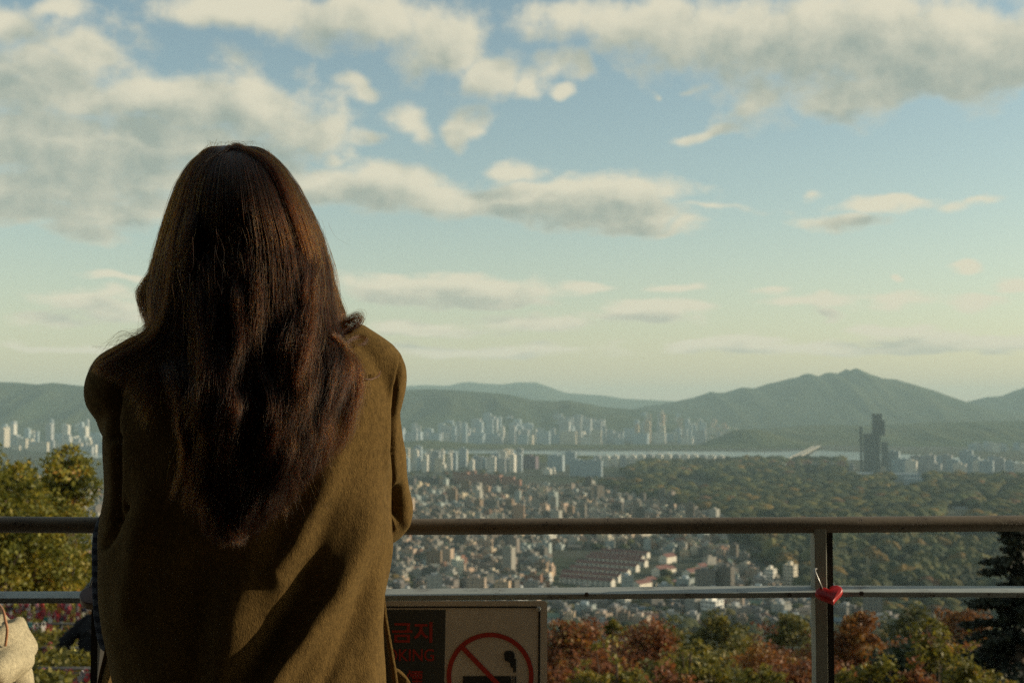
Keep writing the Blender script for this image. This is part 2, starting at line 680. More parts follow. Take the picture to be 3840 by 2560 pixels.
def water():
    m, n, b = material('river_water')
    co = coords(n)
    b.inputs['Base Color'].default_value = (0.03, 0.05, 0.055, 1)
    b.inputs['Roughness'].default_value = 0.18
    add_bump(n, b, n.noise(co, 0.05, 3, 0.6), 0.12, 0.6)
    near = [(300, 1716), (2000, 1713), (2700, 1713), (2800, 1716), (2960, 1736), (3060, 1726), (3240, 1724), (3480, 1738), (3840, 1760), (4300, 1790)]
    far = [(300, 1684), (1500, 1688), (2700, 1692), (2900, 1693), (3060, 1688), (3400, 1702), (3700, 1722), (3840, 1732), (4300, 1750)]
    xs = np.linspace(300, 4300, 90)
    vs, fs = [], []
    for x in xs:
        for pts in (near, far):
            y = float(interp(pts, x))
            p = V(x, y, DG(y))
            p.z = GZ + 0.4
            vs.append(p)
    for i in range(len(xs) - 1):
        fs.append((2 * i, 2 * i + 2, 2 * i + 3, 2 * i + 1))
    o = mesh_obj('river', vs, fs, m)
    tag(o, 'pale river crossing the plain beyond the near apartments', None, None, 'structure')


water()


def hill_mat(name, c1, c2):
    m, n, b = material(name)
    co = coords(n)
    a = n.noise(co, 0.0016, 5, 0.6)
    d = n.noise(co, 0.02, 4, 0.7)
    c = n.mix(n.maprange(a, 0.35, 0.65), c1, c2)
    c = n.mix(n.maprange(d, 0.4, 0.75, 0, 0.6), c, tuple(0.5 * x for x in c1))
    n.link(c, b.inputs['Base Color'])
    b.inputs['Roughness'].default_value = 0.95
    b.inputs['Specular IOR Level'].default_value = 0.05
    add_bump(n, b, d, 1.0, 14.0)
    return m


HM = hill_mat('forested_slope', (0.036, 0.052, 0.026), (0.066, 0.070, 0.032))
HM2 = hill_mat('forested_near_slope', (0.050, 0.068, 0.028), (0.092, 0.090, 0.036))


def ridge(name, label, crest, D, front, mat, gully=0.28, seed=0, wav=420.0):
    x0, x1 = crest[0][0], crest[-1][0]
    nx, nv = 260, 46
    xs = np.linspace(x0, x1, nx)
    cy = interp(crest, xs)
    vs = []
    for i in range(nx):
        c = P(xs[i], cy[i], D)
        H = c[2] - GZ
        for j in range(nv):
            v = j / (nv - 1) * 1.45
            yy = D - front * (1 - v)
            X = c[0] * (yy / D) ** 0.15
            if v <= 1:
                sh = 0.5 * v + 0.5 * v * v * (3 - 2 * v)
            else:
                sh = max(0.0, 1 - ((v - 1) / 0.45) ** 1.4)
            g = mnoise.ridged_multi_fractal(Vector((X / wav + seed, yy / (wav * 3.2), seed)), 1.0, 2.1, 4, 1.0, 2.0) - 1.1
            damp = (1 - v) * v * 4 if v < 1 else 0.0
            z = GZ - 6 + (H + 6) * sh + g * gully * H * 0.4 * damp
            vs.append((X, yy, z))
    vs = np.array(vs)
    i, j = np.meshgrid(np.arange(nx - 1), np.arange(nv - 1), indexing='ij')
    a = (i * nv + j).ravel()
    q = np.stack([a, a + nv, a + nv + 1, a + 1], -1)
    me = mesh_np(name, vs, q, mat, True)
    o = link(bpy.data.objects.new(name, me))
    tag(o, label, None, None, 'structure')
    return o


ridge('hill', 'long forested ridge behind the riverside towers',
      [(-700, 1430), (-300, 1422), (0, 1432), (60, 1433), (140, 1441), (200, 1434), (300, 1446), (420, 1455), (700, 1440), (1000, 1448), (1300, 1462), (1500, 1463), (1600, 1458),
       (1700, 1462), (1800, 1470), (1880, 1475), (1920, 1480), (2000, 1500), (2080, 1503), (2130, 1500), (2200, 1512), (2260, 1525), (2340, 1532), (2450, 1540), (2600, 1570), (2750, 1600)],
      9000, 1900, HM, 0.5, 3)
ridge('mountain', 'pale blue far mountain range between the two nearer ridges',
      [(600, 1470), (1200, 1455), (1400, 1448), (1520, 1447), (1600, 1443), (1680, 1446), (1730, 1434), (1760, 1431), (1800, 1436), (1880, 1441), (1940, 1433), (2010, 1433), (2060, 1450),
       (2120, 1472), (2180, 1477), (2260, 1482), (2340, 1494), (2420, 1498), (2520, 1503), (2700, 1512), (2900, 1530)],
      17000, 3500, HM, 0.3, 9, 900)
ridge('mountain', 'broad dark mountain with a jagged summit behind the tower',
      [(2300, 1560), (2350, 1540), (2420, 1522), (2480, 1514), (2540, 1503), (2600, 1490), (2640, 1477), (2665, 1468), (2690, 1472), (2720, 1471), (2780, 1452), (2830, 1455), (2880, 1438),
       (2920, 1430), (2960, 1419), (2990, 1414), (3015, 1402), (3035, 1400), (3070, 1410), (3095, 1398), (3115, 1396), (3140, 1400), (3165, 1388), (3175, 1382), (3183, 1390), (3200, 1383), (3212, 1380), (3235, 1390), (3260, 1401),
       (3310, 1418), (3360, 1422), (3400, 1436), (3450, 1451), (3500, 1467), (3550, 1486), (3590, 1504), (3620, 1511), (3700, 1532), (3850, 1565)],
      11200, 2600, HM, 0.22, 5, 520)
ridge('mountain', 'second dark mountain rising at the edge beyond the broad one',
      [(3480, 1560), (3540, 1532), (3600, 1513), (3650, 1500), (3700, 1488), (3760, 1484), (3800, 1466), (3840, 1453), (3950, 1420), (4200, 1395), (4700, 1430)],
      12400, 2600, HM, 0.3, 7, 520)
ridge('hill', 'low wooded hill spreading out behind the dark tower',
      [(2560, 1645), (2680, 1620), (2750, 1610), (2850, 1606), (2950, 1601), (3050, 1593), (3150, 1592), (3250, 1596), (3350, 1590), (3500, 1584), (3600, 1580), (3700, 1580), (3840, 1577), (4100, 1568), (4500, 1560)],
      7400, 1500, HM2, 0.5, 11, 260)
ridge('hill', 'small dark knoll beside the far end of the bridge',
      [(2640, 1660), (2690, 1640), (2740, 1617), (2790, 1609), (2830, 1609), (2880, 1620), (2940, 1640), (3000, 1660)], 6300, 420, HM2, 0.4, 15, 180)
ridge('hill', 'flat green embankment along the far side of the river',
      [(900, 1668), (1200, 1664), (1500, 1655), (1600, 1648), (1680, 1655), (1800, 1664), (2200, 1667), (2500, 1668), (2800, 1668), (3000, 1668)], 6000, 420, HM2, 0.3, 19, 90)

ridge('hill', 'low wooded near bank in front of the river close to her elbow',
      [(1150, 1716), (1450, 1703), (1700, 1699), (2000, 1701), (2230, 1708), (2400, 1718)], 4400, 230, HM2, 0.3, 23, 80)

# ------------------------------------------------------------------ the city
WHITE, CREAM, GREY, TAN, BRICK, BLUEG, PEACH = (0.66, 0.62, 0.53), (0.55, 0.49, 0.38), (0.38, 0.39, 0.38), (0.48, 0.38, 0.27), (0.30, 0.15, 0.10), (0.36, 0.42, 0.44), (0.52, 0.37, 0.26)
YAW0 = R(-17)


def block_mesh(name, w, d, h):
    """facade box with a parapet, origin at the base centre"""
    t = 0.5
    vs = box_v(-w / 2, w / 2, -d / 2, d / 2, 0, h)
    fs = [f for k, f in enumerate(BOXF) if k != 1]
    k = len(vs)
    vs += [(-w / 2 + t, -d / 2 + t, h), (w / 2 - t, -d / 2 + t, h), (w / 2 - t, d / 2 - t, h), (-w / 2 + t, d / 2 - t, h)]
    vs += [(x, y, h - 1.0) for x, y, z in vs[k:k + 4]]
    for a in range(4):
        b = (a + 1) % 4
        fs.append((4 + a, 4 + b, k + b, k + a))
        fs.append((k + a, k + b, k + 4 + b, k + 4 + a))
    fs.append((k + 4, k + 5, k + 6, k + 7))
    return vs, fs


def place_words(px, py):
    h = next(w for lim, w in [(430, 'left of the woman'), (1640, 'touching her elbow'), (1800, 'near her elbow'), (2060, 'above the sign'), (2330, 'past the sign edge'), (2560, 'midway to the post'),
                              (2800, 'nearing the post'), (3050, 'just before the post'), (3135, 'behind the post'), (3400, 'just past the post'), (3650, 'between post and conifer'), (99999, 'by the conifer')] if px < lim)
    if py < 1665:
        v = 'across the river'
    elif py < 1790:
        v = 'on the near river bank'
    elif py < 1940:
        v = 'over the handrail'
    elif py < 2215:
        v = 'between the rails'
    else:
        v = 'under the lower rail'
    return v + ', ' + h


def tower(px, base, top, wpx, color, yaw=None, dfrac=0.3, name='apartment_tower', group='apartment towers of the city', kindword='apartment tower', dmin=9.0, hut=True, D=None):
    D = float(DG(base)) if D is None else D
    p = V(px, base, D)
    p.z = GZ
    h = (base - top) / FPX * D
    w = wpx / FPX * D
    d = max(dmin, w * dfrac)
    if kindword != 'apartment tower':
        name = kindword.replace(' ', '_').replace('-', '_')
        group = 'larger blocks of the city'
    o = mesh_obj(name, *block_mesh(name, w, d, h), M['wall'])
    o.location = p
    o.rotation_euler = (0, 0, YAW0 + random.uniform(-.12, .12) if yaw is None else yaw)
    o.color = (*color, 1)
    cn = {WHITE: 'white', CREAM: 'cream', GREY: 'grey', TAN: 'tan', BRICK: 'brick red', BLUEG: 'blue grey', PEACH: 'peach'}.get(color, 'dark')
    shape = ('slender ' if w < 18 else 'wide slab ' if w > h * 1.3 else '') + ('tall ' if h > 80 else 'low ' if h < 20 else '')
    tag(o, f'{shape}{cn} {kindword} {place_words(px, (base + top) / 2)}', 'building', group)
    if hut:
        u = boxes('roof_hut', [(-w * .16, w * .16, -d * .3, d * .3, h - 1.0, h + 2.8)], M['end_wall'], o)
        u.color = (*color, 1)
    # window columns on the sunlit end wall stand out as shallow balconies
    return o


def rnd(a, b):
    return random.uniform(a, b)


PALE = [WHITE, CREAM, WHITE, GREY, BLUEG, TAN]
random.seed(21)
# left skyline, across the river
for i in range(58):
    px = rnd(-60, 440)
    base = rnd(1608, 1690)
    top = base - rnd(30, 85) * (0.7 if base < 1630 else 1.0)
    tower(px, base, top, rnd(10, 28), random.choice([WHITE, CREAM, GREY, BLUEG, BLUEG, GREY]), dfrac=rnd(.4, .9))
tower(283, 1600, 1527, 14, BRICK, kindword='office tower')
tower(262, 1602, 1528, 20, (0.10, 0.08, 0.10), kindword='office tower')
tower(12, 1675, 1605, 34, CREAM, dfrac=.9)
# middle cluster across the river: a wall of slabs
for i in range(84):
    px = rnd(1450, 2340)
    base = rnd(1640, 1664)
    env = interp([(1430, 75), (1600, 60), (1700, 80), (1800, 100), (2000, 92), (2150, 105), (2250, 85), (2330, 45)], px)
    tower(px, base, base - env * rnd(.45, .95), rnd(14, 36), random.choice([BLUEG, GREY, BLUEG, GREY, GREY]), dfrac=rnd(.28, .6))
for i in range(52):
    px = rnd(2330, 2790)
    base = rnd(1632, 1662)
    env = interp([(2330, 60), (2400, 85), (2480, 110), (2560, 90), (2650, 75), (2720, 55), (2790, 30)], px)
    tower(px, base, base - env * rnd(.6, 1.0), rnd(10, 18), random.choice([PEACH, CREAM, TAN, GREY, BLUEG]), dfrac=rnd(.4, .8))
for (px, base, top, w) in [(1632, 1632, 1557, 12), (1600, 1620, 1557, 14), (1563, 1608, 1583, 10), (1885, 1660, 1600, 12), (2604, 1645, 1585, 13), (2667, 1648, 1598, 11), (2735, 1626, 1597, 10)]:
    tower(px, base, top, w, WHITE, dfrac=.9)
tower(1765, 1555, 1533, 95, BLUEG, dfrac=.2, kindword='hillside slab block', D=8200)
tower(2240, 1590, 1565, 70, BLUEG, dfrac=.2, kindword='hillside slab block', D=8000)
for i in range(26):
    px = rnd(2760, 3240)
    base = 1612 - (px - 2760) * .035 + rnd(-4, 5)
    tower(px, base, base - rnd(9, 26), rnd(8, 16), random.choice([WHITE, CREAM, BLUEG, GREY]), dfrac=rnd(.4, .9), D=8300)
for i in range(16):
    px = rnd(3630, 3880)
    base = rnd(1682, 1694)
    tower(px, base, base - rnd(16, 32), rnd(12, 30), random.choice([WHITE, GREY, BLUEG]), dfrac=.3)
# near bank, centre left
for i in range(44):
    px = rnd(1490, 1950)
    base = rnd(1742, 1776)
    tower(px, base, base - rnd(35, 75), rnd(14, 34), random.choice([WHITE, BLUEG, GREY, BLUEG, CREAM]), dfrac=rnd(.25, .5))
tower(1922, 1768, 1702, 22, WHITE, dfrac=1.0)
tower(1688, 1765, 1712, 16, WHITE, dfrac=.9)
for k in range(7):
    tower(1540 + k * 20, 1762, 1738 - (k % 3) * 6, 22, WHITE, kindword='low office block', dfrac=.8)
tower(1985, 1755, 1708, 62, (0.16, 0.12, 0.14), dfrac=.5, kindword='office block')
tower(2052, 1776, 1756, 30, WHITE, dfrac=.7, kindword='low office block')
tower(2076, 1774, 1753, 12, WHITE, dfrac=.9, kindword='low office block')
tower(2085, 1765, 1705, 60, BLUEG, dfrac=.4)
tower(2140, 1740, 1692, 40, BLUEG, dfrac=.5)
tower(2165, 1782, 1722, 55, BLUEG, dfrac=.3)
tower(2222, 1786, 1724, 72, BLUEG, dfrac=.32)
for k in range(15):
    tower(2240 + k * 33, 1745 + (k % 2) * 3, 1702 + abs(k - 8) * .8, 27, WHITE if k % 3 else GREY, dfrac=.45, yaw=R(-24))
# brick coloured estate
for (px, base, top, w) in [(1730, 1812, 1768, 60), (1790, 1822, 1775, 70), (1850, 1826, 1778, 64), (1905, 1830, 1785, 50), (1935, 1836, 1796, 40), (1765, 1795, 1762, 40), (1660, 1812, 1790, 70), (1590, 1808, 1785, 80), (1530, 1815, 1790, 60)]:
    tower(px, base, top, w, BRICK if px > 1700 else (0.12, 0.10, 0.09), dfrac=.4, kindword='estate block', hut=False)
for k in range(12):
    tower(rnd(1960, 2320), rnd(1790, 1850), 0, 1, WHITE) if False else None
# slabs right of the tower
for i, px in enumerate([3350, 3372, 3395, 3418, 3440, 3462, 3484, 3506, 3530, 3552, 3576, 3600, 3624, 3650, 3676, 3700, 3724, 3748, 3790, 3830]):
    base = 1770 + (i % 4) * 9
    tower(px, base, base - rnd(58, 84), rnd(34, 52), random.choice([WHITE, GREY, BLUEG, BLUEG]), dfrac=.32, yaw=R(-32))
tower(3675, 1788, 1735, 18, WHITE, dfrac=1.0)
tower(3490, 1776, 1702, 20, WHITE, dfrac=1.0)
for (px, base, top, w) in [(3330, 1800, 1772, 230), (3480, 1815, 1790, 170), (3640, 1825, 1798, 160), (3250, 1806, 1795, 160)]:
    tower(px, base, top, w, BLUEG, dfrac=.35, kindword='flat-roofed hall', yaw=R(-12), hut=False)
for k in range(10):
    tower(2900 + k * 32, 1762 + (k % 3) * 4, 1728 + (k % 2) * 8, 30, GREY if k % 2 else BRICK, dfrac=.4, kindword='block of flats')


for i in range(70):
    px = rnd(1470, 2760)
    base = rnd(1650, 1666)
    tower(px, base, base - rnd(22, 52), rnd(26, 60), random.choice([BLUEG, GREY, WHITE, CREAM, BLUEG]), dfrac=.3, kindword='riverside block', hut=False)
for i in range(60):
    px = rnd(-40, 420)
    base = rnd(1606, 1700)
    tower(px, base, base - rnd(16, 40), rnd(24, 56), random.choice([BLUEG, GREY, WHITE, CREAM]), dfrac=.3, kindword='riverside block', hut=False)
for (px, base) in [(2560, 1868), (2700, 1838), (3010, 1885), (3420, 1870), (3180, 1842), (3600, 1905), (2840, 1800), (2470, 1835), (3300, 2080), (3480, 2140), (3330, 1955)]:
    tower(px, base, base - rnd(7, 12), rnd(36, 70), random.choice([GREY, WHITE, BLUEG]), dfrac=.4, kindword='low park hall', yaw=R(rnd(-30, 20)), hut=False)


def dark_tower():
    D = float(DG(1772))
    p = V(3262, 1772, D)
    p.z = GZ
    o = empty('glass_tower', p, R(-14))
    s = D / FPX
    tag(o, 'dark stepped glass tower standing above the trees in line with the post', 'tower')
    gm = mat_object_color('dark_curtain_wall', 0.35, 0.15, 0.2, windows=True, spec=0.6)

    def part(nm, x0, x1, z0, z1, y0, y1, c):
        q = boxes(nm, [((x0 - 3262) * s, (x1 - 3262) * s, y0, y1, (1772 - z1) * s, (1772 - z0) * s)], gm, o)
        q.color = (*c, 1)
        return q
    c = (0.075, 0.09, 0.095)
    part('shaft', 3240, 3284, 1624, 1772, -14, 14, c)
    part('upper_block', 3272, 3318, 1574, 1632, -12, 12, c)
    part('crown_block', 3272, 3308, 1551, 1573.4, -11, 11, c)
    part('shaft', 3284.5, 3300, 1632.4, 1772, -10, 12, c)
    part('side_fin', 3227, 3236, 1598, 1772, -8, 8, c)
    part('side_wing', 3304, 3328, 1655, 1745, -6, 16, (0.09, 0.105, 0.11))


dark_tower()


def bridge():
    a, b = V(2950, 1741, float(DG(1741))), V(3062, 1681, float(DG(1681)))
    a.z = b.z = GZ + 9
    dirv = (b - a)
    L = dirv.length
    o = empty('bridge', a, math.atan2(dirv.y, dirv.x))
    tag(o, 'sunlit bridge slanting across the pale river', 'bridge')
    cm = plain('bridge_concrete', (0.33, 0.30, 0.25), 0.8, 0.3, 0, .1, .05)
    boxes('deck', [(-160, L + 200, -11, 11, -2.2, 0)], cm, o)
    boxes('parapet', [(0, L, -11.2, -10.6, 0.01, 3.2)], cm, o)
    boxes('parapet', [(0, L, 10.6, 11.2, 0.01, 3.2)], cm, o)
    for k in range(1, 12):
        boxes('pier', [(L * k / 12 - 2, L * k / 12 + 2, -8, 8, -9, -2.21)], cm, o)


bridge()


# ---- low houses
def gable(w, d, h, rh, ov=0.4):
    walls_v = box_v(-w / 2, w / 2, -d / 2, d / 2, 0, h) + [(-w / 2, 0, h + rh), (w / 2, 0, h + rh)]
    walls_f = [(0, 1, 5, 4), (2, 3, 7, 6), (1, 2, 6, 9, 5), (3, 0, 4, 8, 7)]
    t = 0.25
    e = d / 2 + ov
    ze = h - rh * ov / (d / 2)
    rv = []
    for x in (-w / 2 - ov, w / 2 + ov):
        rv += [(x, -e, ze + .03), (x, 0, h + rh + .03), (x, e, ze + .03), (x, -e, ze + .03 + t), (x, 0, h + rh + .03 + t), (x, e, ze + .03 + t)]
    rf = [(0, 1, 7, 6), (1, 2, 8, 7), (3, 9, 10, 4), (4, 10, 11, 5), (0, 6, 9, 3), (2, 5, 11, 8), (0, 3, 4, 1), (1, 4, 5, 2), (6, 7, 10, 9), (7, 8, 11, 10)]
    return (walls_v, walls_f), (rv, rf)


def house_spots():
    out = []
    random.seed(5)
    y = 2345.0
    while y > 1832:
        D = float(DG(y))
        stepx = 14.5 / D * FPX
        x0 = -120
        x1 = float(interp([(1832, 2420), (1880, 2580), (1940, 2720), (2050, 2720), (2150, 2860), (2250, 2990), (2345, 3500)], y))
        x = x0 + rnd(0, stepx)
        while x < x1:
            terr = (2050 < x < 2470 and 2055 < y < 2240) or (2450 < x < 2640 and 2080 < y < 2205)
            if not terr and random.random() < 0.86:
                out.append((x, y + rnd(-2, 2)))
            x += stepx * rnd(.75, 1.4)
        y -= 14.0 / D * (y - HY) * rnd(.8, 1.2)
    for k in range(60):
        out.append((rnd(-40, 460), rnd(1760, 1960)))
    return out


spots = house_spots()
WALLC = [WHITE, CREAM, (0.50, 0.43, 0.34), GREY, (0.56, 0.44, 0.32), (0.26, 0.16, 0.12), (0.42, 0.34, 0.28), (0.30, 0.30, 0.29), BLUEG, (0.36, 0.26, 0.20), CREAM, GREY, (0.22, 0.2, 0.19), (0.14, 0.13, 0.12), (0.18, 0.175, 0.165), (0.22, 0.17, 0.13), (0.12, 0.12, 0.12)]
WALLN = ['white', 'cream', 'tan', 'grey', 'peach', 'brick', 'beige', 'mid grey', 'blue grey', 'rust brown', 'cream', 'grey', 'dark grey', 'charcoal', 'slate grey', 'brown', 'blackish']
ROOFC = [(0.10, 0.12, 0.10), (0.10, 0.15, 0.11), (0.16, 0.15, 0.14), (0.15, 0.085, 0.065), (0.09, 0.13, 0.15), (0.2, 0.2, 0.19), (0.07, 0.07, 0.08)]
ROOFN = ['dark', 'green', 'grey', 'red', 'slate blue', 'pale grey', 'black']
DARKI = [3, 6, 7, 7, 8, 12, 13, 14, 15, 16, 16, 14]
random.seed(11)
shown = sorted((i for i in range(len(spots)) if not 380 < spots[i][0] < 1470 and not (spots[i][0] <= 380 and not 1800 < spots[i][1] < 1940)), key=lambda i: -spots[i][1])[:300]
shown_set = set(shown)
sv, sf, sc = [], [], []
for i, (px, py) in enumerate(spots):
    D = float(DG(py))
    p = V(px, py, D)
    p.z = GZ
    w, d, h = rnd(8, 15), rnd(7, 11), random.choice([3.2, 6.2, 6.2, 9.2, 9.2, 12.2])
    if random.random() < 0.035:
        h, w = rnd(15, 30), rnd(10, 18)
    yaw = R(-10) + random.choice([0, 0, math.pi / 2]) + rnd(-.28, .28) + (R(-28) if random.random() < .25 else 0)
    ci, ri = random.randrange(len(WALLC)), random.randrange(len(ROOFC))
    gab = random.random() < 0.45 and h < 8
    pale = random.random() < .24
    if not pale:
        ci = random.choice(DARKI)
    if i in shown_set:
        if gab:
            (wv, wf), (rv, rf) = gable(w, d, h, d * .28)
            o = mesh_obj('house', wv, wf, M['wall'])
            r = mesh_obj('roof', rv, rf, M['roof'], o)
        else:
            o = mesh_obj('house', *block_mesh('house', w, d, h), M['wall'])
            r = boxes('roof_hut', [(-w * .2, w * .15, -d * .25, d * .2, h - 1.0, h + 1.9)], M['end_wall'], o)
            r2 = boxes('roof', [(-w / 2 + .52, w / 2 - .52, -d / 2 + .52, d / 2 - .52, h - .99, h - .7)], M['roof'], o)
            r2.color = (*ROOFC[ri], 1)
        o.location = p
        o.rotation_euler = (0, 0, yaw)
        o.color = (WALLC[ci][0] * .92, WALLC[ci][1] * .86, WALLC[ci][2] * .76, 1)
        r.color = (*(ROOFC[ri] if gab else WALLC[ci]), 1)
        tag(o, f"{WALLN[ci].replace(chr(32), chr(45))} {int(round(h / 3.1))}-storey {ROOFN[ri].replace(chr(32), chr(45))}-{'gabled' if gab else 'topped'} house {place_words(px, py)}", 'house', 'houses of the low neighbourhood')
    else:
        cs, sn = math.cos(yaw), math.sin(yaw)
        if gab:
            (wv, wf), (rv, rf) = gable(w, d, h, d * .28)
            tris = [(wv, wf, WALLC[ci]), (rv, rf, ROOFC[ri])]
        else:
            tris = [(box_v(-w / 2, w / 2, -d / 2, d / 2, 0, h), [f for k, f in enumerate(BOXF) if k > 1], WALLC[ci]),
                    ([(-w / 2, -d / 2, h), (w / 2, -d / 2, h), (w / 2, d / 2, h), (-w / 2, d / 2, h)], [(0, 1, 2, 3)], ROOFC[ri]),
                    (box_v(-w * .2, w * .15, -d * .25, d * .2, h - .1, h + 2), BOXF, WALLC[ci])]
        for vv, ff, cc in tris:
            k = len(sv)
            sv += [(p.x + cs * a - sn * b, p.y + sn * a + cs * b, p.z + c) for a, b, c in vv]
            sf += [tuple(q + k for q in f) for f in ff]
            sc += [(cc[0] * .9, cc[1] * .84, cc[2] * .74)] * len(ff)
ho = mesh_obj('distant_houses', sv, sf, M['tint'])
at = ho.data.attributes.new('tint', 'FLOAT_COLOR', 'FACE')
at.data.foreach_set('color', np.c_[np.array(sc), np.ones(len(sc))].astype(np.float32).ravel())
tag(ho, 'mass of small distant houses filling the valley below', None, None, 'stuff')

# ---- red roofed terraces with sunlit gable ends
TR = [(2300, 2194, 205), (2326, 2177, 225), (2358, 2158, 225), (2392, 2138, 235), (2424, 2120, 230), (2412, 2102, 200), (2432, 2087, 180)]
for k, (px, base, wpx) in enumerate(TR):
    D = float(DG(base))
    yaw = R(-35)
    w = wpx / FPX * D / math.cos(yaw) * .92
    h = 5.6 if k < 5 else 4.8
    (wv, wf), (rv, rf) = gable(w, 7.6, h, 2.4, .3)
    o = mesh_obj('terrace_block', wv, wf, M['end_wall'])
    e = V(px, base, D)
    e.z = GZ
    o.rotation_euler = (0, 0, yaw)
    o.location = e - Vector((math.cos(yaw), math.sin(yaw), 0)) * (w / 2)
    o.color = (0.62, 0.58, 0.48, 1)
    r = mesh_obj('roof', rv, rf, M['roof'], o)
    r.color = (0.17, 0.075, 0.06, 1)
    nb = int(w / 5.2)
    for b in range(nb):
        x = -w / 2 + (b + .5) * w / nb
        for st in range(2):
            q = boxes('window', [(x - 1.5, x + 1.5, -3.83, -3.79, .8 + st * 2.6, 2.1 + st * 2.6)], M['glass'], o)
    tag(o, ['nearest', 'second nearest', 'third nearest', 'fourth', 'fifth', 'sixth', 'farthest'][k] + ' of seven long brown-roofed terraces with sunlit end walls', 'terrace', 'terraces with brown roofs and pale gable ends')
GB = [(2504, 2104, 52, 38), (2480, 2150, 60, 40), (2508, 2146, 34, 34), (2598, 2160, 70, 40), (2630, 2146, 40, 44), (2405, 2200, 66, 36), (2434, 2190, 40, 38), (2536, 2190, 50, 26)]
for k, (px, base, wpx, hp) in enumerate(GB):
    D = float(DG(base))
    w = wpx / FPX * D * 1.25
    h = hp / FPX * D * .62
    (wv, wf), (rv, rf) = gable(w, 10, h, h * .45, .3)
    o = mesh_obj('terrace_block', wv, wf, M['end_wall'])
    o.rotation_euler = (0, 0, R(50))
    p = V(px, base, D)
    p.z = GZ
    o.location = p
    o.color = (0.68, 0.62, 0.50, 1)
    r = mesh_obj('roof', rv, rf, M['roof'], o)
    r.color = (0.19, 0.09, 0.075, 1)
    tag(o, ['small red-roofed block behind the others, nearest the woods', 'sunlit block in the middle of the slanting red roofs', 'short block joined to the middle slanting red roof', 'sunlit red-roofed block closest to the post',
            'end block of the red-roofed row closest to the post', 'slanting red-roofed block just over the lower rail', 'short pale block at the end of the lowest red roof', 'little red-roofed block half hidden in trees'][k], 'terrace')


# ---- mid-rise blocks near the rail whose windows can be picked out
def windowed(px, base, top, wpx, endpx, color, label, yaw=R(-35), cols=5, endcols=2):
    D = float(DG(base))
    h = (base - top) / FPX * D
    w = wpx / FPX * D / math.cos(abs(yaw))
    d = endpx / FPX * D / max(.3, math.sin(abs(yaw)))
    o = mesh_obj('apartment_block', *block_mesh('b', w, d, h), M['end_wall'])
    p = V(px, base, D)
    p.z = GZ
    o.location = p
    o.rotation_euler = (0, 0, yaw)
    o.color = (*color, 1)
    tag(o, label, 'building', 'apartment blocks near the rails')
    wm = bpy.data.meshes.new('window')
    wm.from_pydata(box_v(-.5, .5, -.06, .06, -.5, .5), [], BOXF)
    wm.materials.append(M['glass'])
    fl = max(2, int(h / 3.0))
    for f in range(fl):
        z = (f + .55) * h / fl
        for c in range(cols):
            q = link(bpy.data.objects.new('window', wm), o)
            q.location = (-w / 2 + (c + .5) * w / cols, -d / 2 - .02, z)
            q.scale = (w / cols * .6, 1, 1.4)
        for c in range(endcols):
            q = link(bpy.data.objects.new('window', wm), o)
            q.location = (w / 2 + .02, -d / 2 + (c + .5) * d / endcols, z)
            q.rotation_euler = (0, 0, math.pi / 2)
            q.scale = (d / endcols * .45, 1, 1.3)
    boxes('roof_hut', [(-w * .15, w * .15, -d * .3, d * .3, h - 1, h + 2.6)], M['end_wall'], o).color = (*color, 1)
    return o


windowed(2672, 2318, 2240, 50, 38, (0.66, 0.64, 0.58), 'grey-white block with striped sunlit end under the lower rail', cols=4, endcols=2)
windowed(2340, 2282, 2232, 30, 22, WHITE, 'narrow white block dropping below the lower rail above the russet tree', cols=3)
windowed(2890, 2195, 2125, 30, 20, WHITE, 'white block with its sunlit end just left of the post', cols=3)
windowed(2965, 2215, 2110, 34, 22, CREAM, 'tallest pale block beside the post between the rails', cols=3)
windowed(2850, 2200, 2150, 30, 14, GREY, 'grey block half behind the white ones left of the post', cols=3)
windowed(1630, 2160, 2120, 46, 46, CREAM, 'cream block with two rows of windows near the coat', yaw=R(-60), cols=3, endcols=5)
windowed(1672, 2150, 2115, 40, 42, CREAM, 'cream block joined behind the one near the coat', yaw=R(-60), cols=3, endcols=5)
windowed(1715, 2160, 2090, 24, 26, (0.62, 0.62, 0.5), 'pale green-white tower block near the coat', yaw=R(-50), cols=3, endcols=3)
windowed(1735, 2140, 2085, 14, 20, BRICK, 'brick tower block right behind the pale green one', yaw=R(-50), cols=2, endcols=2)
windowed(1765, 2170, 2132, 30, 28, PEACH, 'peach block with dark windows beside the tower blocks', yaw=R(-50), cols=3, endcols=3)
windowed(2062, 2040, 2000, 24, 26, WHITE, 'white tower block directly under the handrail above the sign', yaw=R(-45), cols=3, endcols=3)
windowed(2070, 2150, 2115, 12, 14, PEACH, 'slim peach tower next to the terraces', yaw=R(-45), cols=2, endcols=2)
windowed(2062, 2182, 2152, 10, 12, WHITE, 'slim white tower in front of the peach one', yaw=R(-45), cols=2, endcols=2)
windowed(2400, 2030, 1990, 40, 44, CREAM, 'cream block under the handrail behind the terraces', yaw=R(-50), cols=4, endcols=4)
windowed(2285, 2050, 2008, 14, 22, CREAM, 'narrow cream block under the handrail by the terraces', yaw=R(-50), cols=2, endcols=3)
windowed(2120, 1925, 1890, 18, 26, PEACH, 'peach block just over the handrail above the sign', yaw=R(-50), cols=2, endcols=3)
windowed(1530, 2065, 2025, 22, 26, PEACH, 'peach block right beside the elbow under the handrail', yaw=R(-50), cols=2, endcols=3)
windowed(290, 1902, 1878, 28, 40, WHITE, 'bright white block peeping past the yellow-green tree', yaw=R(-60), cols=2, endcols=3)
windowed(336, 1895, 1868, 20, 30, WHITE, 'bright white block between the yellow-green tree and the coat', yaw=R(-60), cols=2, endcols=3)


